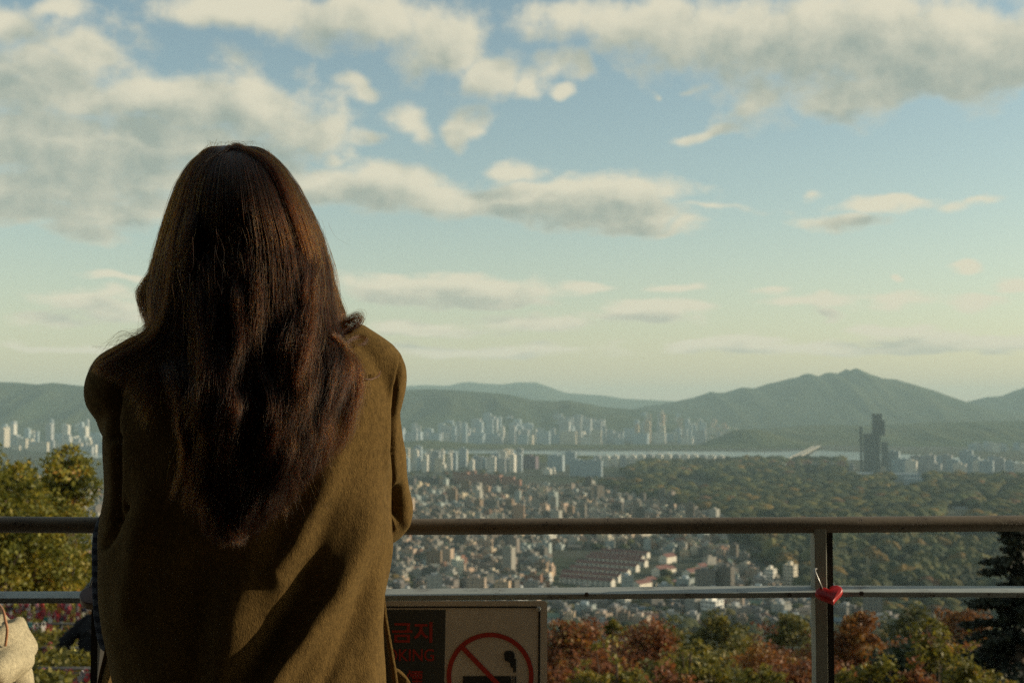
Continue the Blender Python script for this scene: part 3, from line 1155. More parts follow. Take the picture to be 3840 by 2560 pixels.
# ------------------------------------------------------------------ valley trees
def crown_mesh(seed, sub=2):
    bm = bmesh.new()
    bmesh.ops.create_icosphere(bm, subdivisions=sub, radius=1.0)
    for v in bm.verts:
        a = mnoise.fractal(v.co * 1.6 + Vector((seed, 0, 0)), 1.0, 2.0, 3)
        b = mnoise.cell(v.co * 3.1 + Vector((0, seed, 0)))
        v.co *= 1 + .30 * a + .10 * b
        v.co.z *= .85
    me = bpy.data.meshes.new('crown')
    bm.to_mesh(me)
    bm.free()
    me.materials.append(M['crown'])
    return me


CR = [crown_mesh(k * 7.3, 3) for k in range(6)]
CRL = [crown_mesh(k * 5.1 + 3, 2) for k in range(5)]
tv, tf = tube_vf([(0, 0, 0), (0, 0, .5), (.02, 0, 1)], [.05, .035, .02], 6)
TRM = bpy.data.meshes.new('trunk')
TRM.from_pydata([tuple(v) for v in tv], [], tf)
TRM.materials.append(M['trunk'])
TREEC = [((0.048, 0.054, 0.022), 'dark green'), ((0.064, 0.066, 0.024), 'green'), ((0.088, 0.078, 0.024), 'yellow-green'), ((0.14, 0.092, 0.026), 'golden'), ((0.105, 0.058, 0.028), 'rusty orange'), ((0.032, 0.040, 0.021), 'deep green')]
TW = [4, 4, 3, 1.2, .5, 5]
random.seed(33)
tp = []
y = 2250.0
while y > 1738:
    D = float(DG(y))
    rad = 5.6 * (1 + D / 3500)
    stepx = rad * 1.5 / D * FPX
    x0 = float(interp([(1738, 2450), (1780, 2330), (1830, 2260), (1860, 2330), (1900, 2540), (1950, 2730), (2050, 2760), (2120, 2900), (2250, 2980)], y))
    x = x0 + rnd(0, stepx)
    while x < (3920 if y > 1802 else 3160):
        hole = mnoise.fractal(Vector((x * .004, y * .012, 3)), 1, 2, 3)
        if hole > -0.35:
            tp.append((x + rnd(-3, 3), y + rnd(-2, 2), rad * rnd(.55, 1.5)))
        x += stepx * rnd(.7, 1.3)
    y -= max(2.0, rad * 1.5 / D * (y - HY) * rnd(.8, 1.2))
for k in range(520):
    yy = rnd(1840, 2330)
    xx = rnd(1450, 2950)
    if not (2060 < xx < 2660 and 2050 < yy < 2250):
        tp.append((xx, yy, rnd(2.5, 5)))
for (a, b, c, d2, n_) in [(1470, 1570, 2110, 2215, 22), (2480, 2760, 2150, 2215, 34), (2150, 2330, 1790, 1850, 26), (2300, 2500, 2225, 2280, 26), (1450, 1950, 1770, 1800, 26), (2230, 2380, 2020, 2060, 10), (2000, 3900, 2290, 2390, 150), (2950, 3900, 2240, 2330, 120)]:
    for k in range(n_):
        tp.append((rnd(a, b), rnd(c, d2), rnd(3.5, 6)))
tp.sort(key=lambda t: -t[2] / float(DG(t[1])))
mv, mf, mt = [], [], []
arr = []
for me in CRL:
    v = np.zeros(len(me.vertices) * 3, np.float32)
    me.vertices.foreach_get('co', v)
    f = np.array([p.vertices[:] for p in me.polygons])
    arr.append((v.reshape(-1, 3), f))
nv = 0
for i, (px, py, rad) in enumerate(tp):
    D = float(DG(py))
    p = V(px, py, D)
    p.z = GZ
    hz = mnoise.fractal(Vector((px * .006, py * .02, 9)), 1, 2, 2)
    ws = [w * (1.8 if (hz > .1 and j in (2, 3, 4)) else .5 if j in (3, 4) and hz < -.1 else 1) for j, w in enumerate(TW)]
    ti = random.choices(range(6), ws)[0]
    c, cn = TREEC[ti]
    vsc = rnd(.75, 1.2) * (1 + .55 * mnoise.fractal(Vector((px * .009, py * .035, 21)), 1, 2, 3))
    if i < 300:
        o = empty('valley_tree', p, rnd(0, 6.28))
        tr = link(bpy.data.objects.new('trunk', TRM), o)
        tr.scale = (rad, rad, rad * 1.3)
        cr = link(bpy.data.objects.new('crown', random.choice(CR)), o)
        cr.location = (0, 0, rad * 1.15)
        cr.scale = (rad, rad, rad * .95)
        cr.color = (*[x * vsc for x in c], 1)
        tag(o, f'{"large" if rad > 8 else "small" if rad < 5.6 else "mid-sized"} {cn} tree in the valley {place_words(px, py)}', 'tree', 'trees of the valley wood')
    else:
        v, f = arr[i % 5]
        a = rnd(0, 6.28)
        rot = np.array([[math.cos(a), -math.sin(a), 0], [math.sin(a), math.cos(a), 0], [0, 0, 1]])
        mv.append((v @ rot.T) * rad * np.array([1.15, 1.15, .8]) + np.array([p.x, p.y, p.z + rad * .9]))
        mf.append(f + nv)
        nv += len(v)
        mt.append(np.tile(np.array(c) * vsc, (len(f), 1)))


def forest_mat():
    m, n, b = material('valley_foliage')
    a = n.add('ShaderNodeAttribute', attribute_name='tint')
    co = coords(n)
    nz = n.noise(co, 0.45, 5, 0.7)
    nd = n.add('ShaderNodeVectorMath', operation='SCALE')
    n.link(a.outputs['Color'], nd.inputs[0])
    n.link(n.maprange(nz, 0.3, 0.7, 0.75, 1.25), nd.inputs['Scale'])
    n.link(nd.outputs[0], b.inputs['Base Color'])
    b.inputs['Roughness'].default_value = .85
    b.inputs['Specular IOR Level'].default_value = .1
    add_bump(n, b, nz, .6, 1.2)
    return m


fo = link(bpy.data.objects.new('valley_forest', mesh_np('valley_forest', np.concatenate(mv), np.concatenate(mf), forest_mat(), True, np.concatenate(mt))))
tag(fo, 'distant autumn wood filling the valley to the river', None, None, 'stuff')
print('houses', len(spots), 'trees', len(tp))


# ------------------------------------------------------------------ air
hz = mesh_obj('haze', box_v(-25000, 25000, -300, 22500, -175, 380), BOXF, None)
hm = bpy.data.materials.new('haze_air')
hm.use_nodes = True
hn = NT(hm.node_tree)
hn.n.clear()
pv = hn.add('ShaderNodeVolumePrincipled')
pv.inputs['Color'].default_value = (0.68, 0.94, 0.98, 1)
pv.inputs['Density'].default_value = 5.8e-5
pv.inputs['Anisotropy'].default_value = 0.0
ho_ = hn.add('ShaderNodeOutputMaterial')
hn.link(pv.outputs[0], ho_.inputs['Volume'])
hz.data.materials.append(hm)
tag(hz, 'pale autumn haze over the valley', None, None, 'stuff')

# ------------------------------------------------------------------ terrace and railing
deck = boxes('terrace_floor', [(-6, 6, -6, 2.75, -.25, 0)], plain('paving_concrete', (0.11, 0.105, 0.095), .9, .2, 0, .2, 3, .3))
tag(deck, 'concrete viewing terrace', None, None, 'structure')


def paint_mat(name, base, chip, rust, wear=0.5, rough=0.55):
    """worn paint: chips and hairline cracks"""
    m, n, b = material(name)
    co = coords(n)
    mp = n.add('ShaderNodeMapping')
    n.link(co, mp.inputs[0])
    mp.inputs['Scale'].default_value = (1, 2.2, 2.2)
    nz = n.noise(mp.outputs[0], 60, 6, .65)
    n2 = n.noise(co, 14, 5, .6)
    vo = n.add('ShaderNodeTexVoronoi', feature='DISTANCE_TO_EDGE')
    wv = n.vmath('ADD', mp.outputs[0], n.vmath('SCALE', n.noise(co, 40, 3, .6, out='Color'), .05))
    n.link(wv, vo.inputs['Vector'])
    vo.inputs['Scale'].default_value = 70
    crack = n.math('MULTIPLY', n.math('LESS_THAN', vo.outputs['Distance'], .03), n.math('GREATER_THAN', n2, .56))
    chipm = n.maprange(n.math('ADD', n.math('MULTIPLY', nz, .6), n.math('MULTIPLY', n2, .4)), .56 + .1 * (1 - wear), .60 + .1 * (1 - wear))
    c = n.mix(n.maprange(n2, .3, .7), base, tuple(x * .78 for x in base))
    c = n.mix(chipm, c, chip)
    c = n.mix(crack, c, rust)
    n.link(c, b.inputs['Base Color'])
    b.inputs['Roughness'].default_value = rough
    b.inputs['Specular IOR Level'].default_value = .4
    add_bump(n, b, n.math('SUBTRACT', nz, n.math('MULTIPLY', crack, .8)), .35, .0015)
    return m


PAINT = paint_mat('worn_brown_paint', (0.19, 0.155, 0.11), (0.085, 0.066, 0.05), (0.03, 0.02, 0.015), .5)
PAINT2 = paint_mat('weathered_bar_paint', (0.36, 0.39, 0.36), (0.16, 0.14, 0.11), (0.05, 0.03, 0.02), .75, .6)
POSTM = plain('post_grey_paint', (0.30, 0.30, 0.25), .6, .4, 0, .08, 30, .15, .0005)
POSTD = plain('post_painted_shade', (0.030, 0.026, 0.020), .7, .3, 0, .2, 20)  # dark colour stands in for shade on the post faces

rail = empty('railing', (0, 2.37, 0))
tag(rail, 'worn brown pipe handrail with flat lower bar the woman leans on', 'railing')
DR = 2.36


def child(o, root):
    o.parent = root
    o.matrix_parent_inverse = Matrix.Translation(-Vector(root.location))
    return o


def pts(lst):
    return [V(*p) for p in lst]


rl = [(-700, 1963, DR), (0, 1966, DR), (800, 1971, DR), (1550, 1974, DR), (2300, 1971, DR), (2950, 1968, DR), (3090, 1967, DR), (3230, 1966, DR + .006), (3840, 1961, DR + .04), (4600, 1956, DR + .08)]
child(tube('handrail', pts(rl), .0143, PAINT, None, 28), rail)


def bar(name, a, b, depth, th, mat, tilt=0.0):
    """flat bar whose front upper edge runs from a to b"""
    a, b = Vector(a), Vector(b)
    dv = Vector((0, math.cos(tilt), math.sin(tilt))) * depth
    dn = Vector((0, math.sin(tilt), -math.cos(tilt))) * th
    vs = [a, b, b + dv, a + dv, a + dn, b + dn, b + dv + dn, a + dv + dn]
    o = mesh_obj(name, vs, [(0, 1, 2, 3), (7, 6, 5, 4), (4, 5, 1, 0), (5, 6, 2, 1), (6, 7, 3, 2), (7, 4, 0, 3)], mat)
    bevel(o, .0012)
    return child(o, rail)


bar('lower_bar', V(-700, 2243, DR - .03), V(330, 2241, DR - .03), .062, .0095, PAINT2, R(3.5))
bar('lower_bar', V(330.5, 2241, DR - .03), V(3078, 2219, DR - .03), .062, .0095, PAINT2, R(3.5))
bar('lower_bar', V(3110, 2218, DR - .03), V(4600, 2222, DR + .01), .062, .0092, PAINT2, R(3.0))


def post(x0, x1, x2, name='post'):
    """grey channel post seen with its pale face and return coloured dark as shade"""
    za, zb = -.02, V(x0, 1972, DR).z
    a, b, c = V(x0, 2300, DR - .012).x, V(x1, 2300, DR - .012).x, V(x2, 2300, DR - .004).x
    o = boxes(name, [(a, b, DR - .013, DR + .022, za, zb)], POSTM)
    bevel(o, .0015)
    child(o, rail)
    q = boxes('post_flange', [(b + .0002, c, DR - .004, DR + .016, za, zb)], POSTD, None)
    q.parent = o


post(3057, 3103, 3126)
o = boxes('post', [(V(348, 2400, DR).x, V(373, 2400, DR).x, DR - .01, DR + .03, -.02, V(348, 1972, DR).z)], POSTD)  # whole post coloured dark for its shaded front
child(o, rail)
o = boxes('post', [(-1.75, -1.71, DR - .01, DR + .03, -.02, V(348, 1972, DR).z)], POSTM)
child(o, rail)

WELD = plain('weld_seam', (0.10, 0.085, 0.065), .7, .4, .2, .3, 90, .4, .001)
for xx in (3091, 360):
    c_ = V(xx, 1985, DR)
    vv, ff = tube_vf([(c_.x - .016, DR, c_.z), (c_.x - .006, DR - .001, c_.z + .003), (c_.x + .006, DR - .001, c_.z + .003), (c_.x + .016, DR, c_.z)], [.004, .006, .006, .004], 8)
    child(mesh_obj('weld', vv, ff, WELD, None, True), rail)
for xx in (2960, 3230, 2200):
    c_ = V(xx, 2228 if xx < 3000 else 2224, DR - .032)
    child(tube('bolt', [(c_.x, c_.y - .003, c_.z), (c_.x, c_.y + .003, c_.z)], .0042, WELD, None, 6, False), rail)

# ---- no-smoking sign
sign = empty('no_smoking_sign', V(1700, 2500, DR - .036))
tag(sign, 'weathered white no-smoking sign with red ring fixed under the lower bar', 'sign')
SD = DR - .036


def sign_plate(name, poly, y, th, mat):
    """flat plate in the sign's plane from photo-pixel outline"""
    vs = [V(px, py, SD) for px, py in poly]
    vs = [Vector((v.x, y, v.z)) for v in vs]
    n_ = len(vs)
    vs2 = vs + [Vector((v.x, y + th, v.z)) for v in vs]
    fs = [tuple(range(n_)), tuple(reversed(range(n_, 2 * n_)))] + [(i, i + n_, (i + 1) % n_ + n_, (i + 1) % n_) for i in range(n_)]
    bm = bmesh.new()
    bv = [bm.verts.new(v) for v in vs2]
    for f in fs:
        bm.faces.new([bv[i] for i in f])
    bmesh.ops.recalc_face_normals(bm, faces=bm.faces)
    me = bpy.data.meshes.new(name)
    bm.to_mesh(me)
    bm.free()
    me.materials.append(mat)
    return child(link(bpy.data.objects.new(name, me)), sign)


def round_rect(x0, y0, x1, y1, r, n_=6):
    out = []
    for cx, cy, a0 in ((x1 - r, y0 + r, -90), (x1 - r, y1 - r, 0), (x0 + r, y1 - r, 90), (x0 + r, y0 + r, 180)):
        for k in range(n_ + 1):
            a = R(a0 + 90 * k / n_)
            out.append((cx + r * math.cos(a), cy + r * math.sin(a)))
    return out


SW = plain('sign_white', (0.60, 0.54, 0.45), .5, .4, 0, .12, 9)
SK = plain('sign_black', (0.025, 0.027, 0.026), .5, .4, 0, .1, 9)
SG = plain('sign_charcoal', (0.06, 0.065, 0.06), .5, .4, 0, .1, 9)
SR = plain('sign_red', (0.42, 0.035, 0.02), .5, .4, 0, .1, 9)
SM = plain('rivet_steel', (0.5, 0.5, 0.47), .45, .5, .6, .1, 60)
sign_plate('panel', round_rect(1180, 2252, 2052, 2690, 14), SD, .003, SW)
sign_plate('border_line', [(1200, 2272), (2012, 2272), (2012, 2278), (1200, 2278)], SD - .0008, .0006, SK)
sign_plate('border_line', [(2019, 2290), (2026, 2290), (2024, 2670), (2017, 2670)], SD - .0008, .0006, SK)
sign_plate('dark_field', [(1215, 2285), (1671, 2285), (1664, 2660), (1215, 2660)], SD - .0008, .0006, SG)
v = V(2020, 2282, SD)
child(tube('rivet', [(v.x, SD - .0035, v.z), (v.x, SD - .001, v.z), (v.x, SD + .001, v.z)], [.0032, .0044, .0046], SM, None, 16), sign)
ring = []
cx, cy, ro, ri = 1838, 2533, 163, 146
nn = 72
outp = [(cx + ro * math.cos(2 * math.pi * k / nn), cy + ro * math.sin(2 * math.pi * k / nn)) for k in range(nn)]
inp = [(cx + ri * math.cos(2 * math.pi * k / nn), cy + ri * math.sin(2 * math.pi * k / nn)) for k in range(nn)]
vs = [V(*p, SD) for p in outp] + [V(*p, SD) for p in inp]
vs = [Vector((q.x, SD - .0012, q.z)) for q in vs]
child(mesh_obj('ring', vs, [(k, (k + 1) % nn, nn + (k + 1) % nn, nn + k) for k in range(nn)], SR), sign)
a45 = R(46)
dx, dy = math.cos(a45), math.sin(a45)
sign_plate('slash', [(cx - dx * 150 + dy * 9, cy - dy * 150 - dx * 9), (cx + dx * 150 + dy * 9, cy + dy * 150 - dx * 9), (cx + dx * 150 - dy * 9, cy + dy * 150 + dx * 9), (cx - dx * 150 - dy * 9, cy - dy * 150 + dx * 9)], SD - .0021, .0004, SR)
sign_plate('cigarette', [(1736, 2533), (1916, 2533), (1916, 2566), (1736, 2566)], SD - .0016, .0004, SK)
sign_plate('cigarette_tip', [(1921, 2533), (1925, 2533), (1925, 2566), (1921, 2566)], SD - .0016, .0004, SK)
sign_plate('cigarette_tip', [(1929, 2533), (1936, 2533), (1936, 2566), (1929, 2566)], SD - .0016, .0004, SK)
sm = [(1890, 2452), (1894, 2442), (1904, 2438), (1916, 2438), (1925, 2443), (1929, 2452), (1929, 2468), (1935, 2469), (1935, 2519), (1925, 2519), (1924, 2502), (1916, 2499), (1912, 2482), (1903, 2478), (1893, 2474)]
sign_plate('smoke', sm, SD - .0016, .0004, SK)


def sign_text(body, x0, x1, y0, y1, offset=0.0):
    fc = bpy.data.curves.new('lettering', 'FONT')
    fc.body = body
    fc.size = 1.0
    fc.offset = offset
    fc.materials.append(SR)
    t = link(bpy.data.objects.new('lettering', fc))
    bpy.context.view_layer.update()
    dg = bpy.context.evaluated_depsgraph_get()
    me = bpy.data.meshes.new_from_object(t.evaluated_get(dg))
    bpy.data.objects.remove(t)
    co = np.array([v.co[:] for v in me.vertices])
    mn, mx_ = co.min(0), co.max(0)
    a, b = V(x0, y1, SD), V(x1, y0, SD)
    for v in me.vertices:
        u = (v.co.x - mn[0]) / (mx_[0] - mn[0])
        w = (v.co.y - mn[1]) / (mx_[1] - mn[1])
        v.co = Vector((a.x + (b.x - a.x) * u, SD - .0013, a.z + (b.z - a.z) * w))
    me.materials.clear()
    me.materials.append(SR)
    return child(link(bpy.data.objects.new('lettering', me)), sign)


sign_text('금지', 1470, 1622, 2330, 2408, .022)
sign_text('SMOKING', 1376, 1628, 2431, 2477, .012)
sign_text('煙', 1524, 1586, 2511, 2572, .02)


# ---- heart padlock on the post
def heart_outline(n_=44):
    out = []
    for k in range(n_):
        t = 2 * math.pi * k / n_
        out.append((16 * math.sin(t) ** 3 / 16.0, (13 * math.cos(t) - 5 * math.cos(2 * t) - 2 * math.cos(3 * t) - math.cos(4 * t)) / 16.0))
    return out


def heart_vf(w, h, th, n_=44):
    o = heart_outline(n_)
    vs, fs = [], []
    prof = [(-th / 2, .86), (-th * .38, .97), (-th * .2, 1.0), (th * .2, 1.0), (th * .38, .97), (th / 2, .86)]
    for y, s in prof:
        vs += [Vector((x * w / 2 * s, y, (z + .1) * h / 2 * s)) for x, z in o]
    for r_ in range(len(prof) - 1):
        for k in range(n_):
            k2 = (k + 1) % n_
            fs.append((r_ * n_ + k, r_ * n_ + k2, (r_ + 1) * n_ + k2, (r_ + 1) * n_ + k))
    fs.append(tuple(reversed(range(n_))))
    fs.append(tuple((len(prof) - 1) * n_ + k for k in range(n_)))
    return vs, fs


RED = plain('red_enamel', (0.45, 0.010, 0.010), .42, .5, 0, .12, 60, .1, .0003)
STEEL = plain('shackle_steel', (0.30, 0.30, 0.29), .45, .5, .7, .1, 60)
hp = V(3113, 2232, DR - .045)
hl = empty('heart_padlock', hp)
tag(hl, 'red heart-shaped padlock hanging on the post at the lower bar', 'padlock')
vs, fs = heart_vf(.0475, .042, .012)
rot = Matrix.Rotation(R(-9), 3, 'Y') @ Matrix.Rotation(R(-50), 3, 'X')
vs = [rot @ v for v in vs]
mesh_obj('body', vs, fs, RED, hl, True)
sh = [(3082, 2206, DR - .04), (3068, 2172, DR - .038), (3057, 2146, DR - .034), (3054, 2138, DR - .03), (3057, 2132, DR - .02), (3068, 2131, DR + .0), (3085, 2140, DR + .03), (3105, 2170, DR + .03), (3124, 2190, DR + .02), (3131, 2206, DR - .02)]
o = tube('shackle', [p - hp for p in pts(sh)], .0021, STEEL, hl, 10)

# ---- round padlock under the bar beside the scarf
rp = V(352, 2239, DR - .06)
rd = empty('round_padlock', rp)
tag(rd, 'round pinkish-grey padlock disc hanging from the lower bar beside the scarf', 'padlock')
ax = Vector((.12, -.55, .82)).normalized()
PINK = plain('padlock_pink_grey', (0.15, 0.105, 0.10), .45, .5, .2, .25, 120)
tube('body', [-ax * .0075, -ax * .0068, ax * .0068, ax * .0075], [.0215, .023, .023, .0215], PINK, rd, 40)
bandv, bandf = tube_vf([-ax * .0052, ax * .0045], [.02315, .02315], 40, cap=False)
mesh_obj('edge_band', bandv, bandf, plain('padlock_cream_band', (0.26, 0.20, 0.13), .5, .4, 0, .2, 60), rd, True)
for k in range(5):
    th = R(196 + k * 13)
    side = ax.cross(Vector((0, 0, 1))).normalized()
    fr = side.cross(ax).normalized()
    d_ = side * math.cos(th) + fr * math.sin(th)
    tv_ = d_.cross(ax).normalized()
    c_ = d_ * .0233
    w_, h_ = .0013 + .0004 * (k % 2), .0022
    mesh_obj('edge_mark', [c_ + tv_ * a * w_ + ax * b * h_ for a, b in ((-1, -1), (1, -1), (1, 1), (-1, 1))], [(0, 1, 2, 3)], SK, rd)
tube('shackle', [Vector((.012, .006, .01)), Vector((.012, .02, .03)), Vector((.0, .03, .036)), Vector((-.010, .02, .03)), Vector((-.010, .006, .01))], .0019, STEEL, rd, 8)


# ------------------------------------------------------------------ foreground trees
LM = {
    'maple': mat_leaf('maple_leaves', [(0, (0.063, 0.077, 0.017)), (.35, (0.133, 0.140, 0.025)), (.65, (0.231, 0.210, 0.028)), (.9, (0.322, 0.238, 0.035)), (1, (0.364, 0.168, 0.028))]),
    'rust': mat_leaf('russet_leaves', [(0, (0.084, 0.042, 0.021)), (.35, (0.196, 0.070, 0.031)), (.6, (0.280, 0.105, 0.039)), (.8, (0.182, 0.126, 0.042)), (1, (0.350, 0.182, 0.042))]),
    'red': mat_leaf('red_leaves', [(0, (0.06, 0.03, 0.018)), (.3, (0.16, 0.062, 0.022)), (.6, (0.25, 0.105, 0.028)), (.85, (0.29, 0.15, 0.034)), (1, (0.14, 0.10, 0.035))]),
    'olive': mat_leaf('olive_leaves', [(0, (0.049, 0.056, 0.021)), (.4, (0.105, 0.105, 0.031)), (.75, (0.168, 0.154, 0.042)), (1, (0.252, 0.182, 0.042))]),
    'lime': mat_leaf('lime_leaves', [(0, (0.06, 0.062, 0.014)), (.4, (0.145, 0.135, 0.024)), (.7, (0.23, 0.195, 0.03)), (.9, (0.30, 0.20, 0.035)), (1, (0.26, 0.12, 0.035))]),
    'dark': mat_leaf('dark_green_leaves', [(0, (0.015, 0.025, 0.012)), (.5, (0.035, 0.05, 0.022)), (1, (0.065, 0.075, 0.03))], .2),
    'needle': mat_leaf('conifer_needles', [(0, (0.012, 0.017, 0.01)), (.5, (0.022, 0.028, 0.015)), (.9, (0.045, 0.045, 0.02)), (1, (0.08, 0.06, 0.02))], .12),
}


def leaf_arrays(r_, centers, clump_r, n_, size, flat=.6, droop=0.0):
    """n_ leaf-shaped faces scattered round clump centres"""
    ci = r_.integers(0, len(centers), n_)
    d = r_.normal(0, 1, (n_, 3))
    d /= np.linalg.norm(d, axis=1)[:, None] + 1e-9
    rr = clump_r[ci] * r_.random(n_) ** .45
    pos = centers[ci] + d * rr[:, None] * np.array([1, 1, flat])
    nrm = r_.normal(0, 1, (n_, 3)) + np.array([0, -.2, .9])
    nrm /= np.linalg.norm(nrm, axis=1)[:, None]
    t = np.cross(nrm, r_.normal(0, 1, (n_, 3)))
    t /= np.linalg.norm(t, axis=1)[:, None] + 1e-9
    b = np.cross(nrm, t)
    sz = size * r_.uniform(.6, 1.25, n_)[:, None]
    v = np.stack([pos - t * sz * .55, pos + b * sz * .34 - nrm * sz * .06, pos + t * sz * .6, pos - b * sz * .34 - nrm * sz * .06], 1)
    ctone = r_.random(len(centers))
    tone = np.clip(.55 * ctone[ci] + .45 * r_.random(n_) + .06 * r_.normal(0, 1, n_), 0, 1)
    return v.reshape(-1, 3), np.arange(n_ * 4).reshape(-1, 4), tone


def leafy_tree(name, label, px0, px1, top, D, kind, seed, nleaf=5000, leaf=.075, group=None, bottom=None, cat='tree', hollow=.55, clump=None, nclump=90, sparse=1.0, tone_shift=0.0):
    r_ = np.random.default_rng(seed)
    cx = (px0 + px1) / 2
    w = (px1 - px0) / FPX * D
    ztop = V(cx, top, D).z
    gz = float(hill_z(D, V(cx, top, D).x))
    zb = V(cx, bottom, D).z if bottom else max(gz + .25 * (ztop - gz), ztop - 1.25 * w)
    zb = max(zb, gz + .1)
    base = V(cx, top, D)
    base.z = gz
    o = empty(name, base)
    tag(o, label, cat, group)
    hc, hh = (ztop + zb) / 2 - gz, (ztop - zb) / 2
    cen = r_.normal(0, 1, (nclump, 3))
    cen /= np.linalg.norm(cen, axis=1)[:, None]
    rad = (hollow + (1 - hollow) * r_.random(nclump)) ** .8
    cen = cen * rad[:, None]
    lump = np.array([1 + .42 * mnoise.fractal(Vector(c) * 1.3 + Vector((seed, 0, 0)), 1, 2, 2) for c in cen])
    cen = cen * lump[:, None] * np.array([w / 2, w / 2 * .8, hh]) * .88 + np.array([0, 0, hc])
    cr_ = (clump if clump else .16 * w) * r_.uniform(.6, 1.3, nclump)
    v, q, tone = leaf_arrays(r_, cen, cr_, nleaf, leaf)
    me = mesh_np('crown', v, q, LM[kind], False, np.clip(tone + tone_shift, 0, 1))
    link(bpy.data.objects.new('crown', me), o)
    tv, tf = tube_vf([(0, 0, -.3), (.02 * w, 0, hc * .4), (-.02 * w, 0, hc), (0, 0, hc + hh * .6)], [.035 * w + .03, .028 * w + .02, .018 * w + .01, .004 * w + .004], 8)
    vs_, fs_ = list(tv), list(tf)
    for k in range(16):
        c = Vector(cen[k])
        st = Vector((0, 0, max(.2, min(c.z - .1, hc * .5 + hh * rnd(-.5, .4)))))
        mid = (st + c) / 2 + Vector((0, 0, -.06 * w))
        a, f_ = tube_vf([st, mid, c], [.014 * w + .008, .009 * w + .005, .003 * w + .002], 5)
        kk = len(vs_)
        vs_ += a
        fs_ += [tuple(i + kk for i in g) for g in f_]
    mesh_obj('trunk', vs_, fs_, M['trunk'], o, True)
    return o


random.seed(3)
HG = 'autumn trees on the slope below the railing'
leafy_tree('maple_tree', 'yellow-green maple beside the woman, its crown rising over the handrail', -420, 300, 1650, 22, 'maple', 1, 15000, .085, bottom=2300, hollow=.35, nclump=170, clump=.34)
leafy_tree('maple_tree', 'smaller maple limb-like tree closest to the coat at the handrail', 140, 372, 1632, 24, 'maple', 2, 3600, .085, bottom=2010, hollow=.2, nclump=46, clump=.26)
leafy_tree('maple_tree', 'golden-green tree behind the lower bar next to the scarf', 20, 420, 1985, 26, 'maple', 12, 6000, .085, bottom=2330, hollow=.2, nclump=80, clump=.35)
leafy_tree('autumn_tree', 'russet-brown tree right beside the sign edge', 1990, 2300, 2285, 34, 'rust', 3, 6500, .11, HG, hollow=.4)
leafy_tree('autumn_tree', 'low russet tree with yellow tips second from the sign', 2270, 2570, 2318, 37, 'rust', 4, 6000, .11, HG, hollow=.4)
leafy_tree('green_tree', 'olive tree standing behind the russet trees, left of its taller twin', 2380, 2610, 2312, 70, 'olive', 5, 5000, .20, HG)
leafy_tree('green_tree', 'taller olive tree in front of the grey-white striped block', 2580, 2830, 2300, 66, 'olive', 6, 6000, .20, HG)
leafy_tree('green_tree', 'thin green tree rising between the two russet trees', 2265, 2330, 2320, 40, 'lime', 14, 900, .11, HG, nclump=20)
leafy_tree('autumn_tree', 'red-brown tree just left of the post', 2720, 3075, 2362, 40, 'red', 7, 7000, .12, HG, hollow=.4)
leafy_tree('autumn_tree', 'bright red tree just right of the post', 3075, 3335, 2288, 42, 'red', 8, 6500, .12, HG, hollow=.4)
leafy_tree('green_tree', 'dull olive tree behind the red-brown one, left of the post', 2860, 3090, 2285, 95, 'olive', 9, 5000, .26, HG)
leafy_tree('green_tree', 'dull olive tree between the bright red tree and the conifer', 3290, 3560, 2246, 100, 'olive', 10, 5500, .28, HG, tone_shift=-.25)
leafy_tree('autumn_tree', 'far red treetop touching the lower bar near the conifer', 3490, 3720, 2238, 110, 'red', 11, 5000, .28, HG)
leafy_tree('autumn_tree', 'dull red bush low at the foot of the conifer', 3430, 3640, 2440, 48, 'red', 15, 3500, .14, HG, tone_shift=-.15)
leafy_tree('sapling', 'yellow-green sapling in front of the russet trees beside the sign', 2170, 2460, 2400, 17, 'lime', 21, 1500, .062, HG, hollow=.1, nclump=60, clump=.10)
leafy_tree('sapling', 'tall yellow-leaved sapling in the gap between sign and post', 2420, 2760, 2350, 18, 'lime', 22, 2200, .062, HG, hollow=.1, nclump=80, clump=.10)
leafy_tree('sapling', 'yellow-green sapling with pale leaves right of the bright red tree', 3360, 3590, 2285, 17, 'lime', 23, 1100, .062, HG, hollow=.1, nclump=44, clump=.10)
leafy_tree('sapling', 'low brown-green sapling at the picture foot left of the post', 2780, 3060, 2500, 16, 'olive', 24, 1300, .06, HG, hollow=.1, nclump=50, clump=.10)
leafy_tree('sapling', 'low leafy sapling at the picture foot right of the post', 3110, 3420, 2430, 16, 'lime', 25, 1500, .058, HG, hollow=.1, nclump=60, clump=.10, tone_shift=-.15)
leafy_tree('sapling', 'scrubby sapling at the foot of the dark conifer', 3560, 3900, 2470, 17, 'olive', 26, 1500, .06, HG, hollow=.1, nclump=60, clump=.10)
leafy_tree('shrub', 'brown leafy shrub filling the foot below the russet trees', 2040, 2420, 2440, 25, 'rust', 27, 4500, .085, HG, cat='shrub', hollow=.3, bottom=2700)
leafy_tree('shrub', 'olive leafy shrub filling the foot below the tall sapling', 2380, 2800, 2430, 26, 'olive', 28, 5000, .09, HG, cat='shrub', hollow=.3, bottom=2700)
leafy_tree('shrub', 'dark russet shrub behind the foot of the post', 2760, 3240, 2470, 27, 'rust', 29, 5000, .09, HG, cat='shrub', hollow=.3, bottom=2700, tone_shift=-.2)
leafy_tree('shrub', 'dark olive shrub between post and conifer', 3180, 3640, 2400, 30, 'dark', 30, 6000, .11, HG, cat='shrub', hollow=.3, bottom=2700)


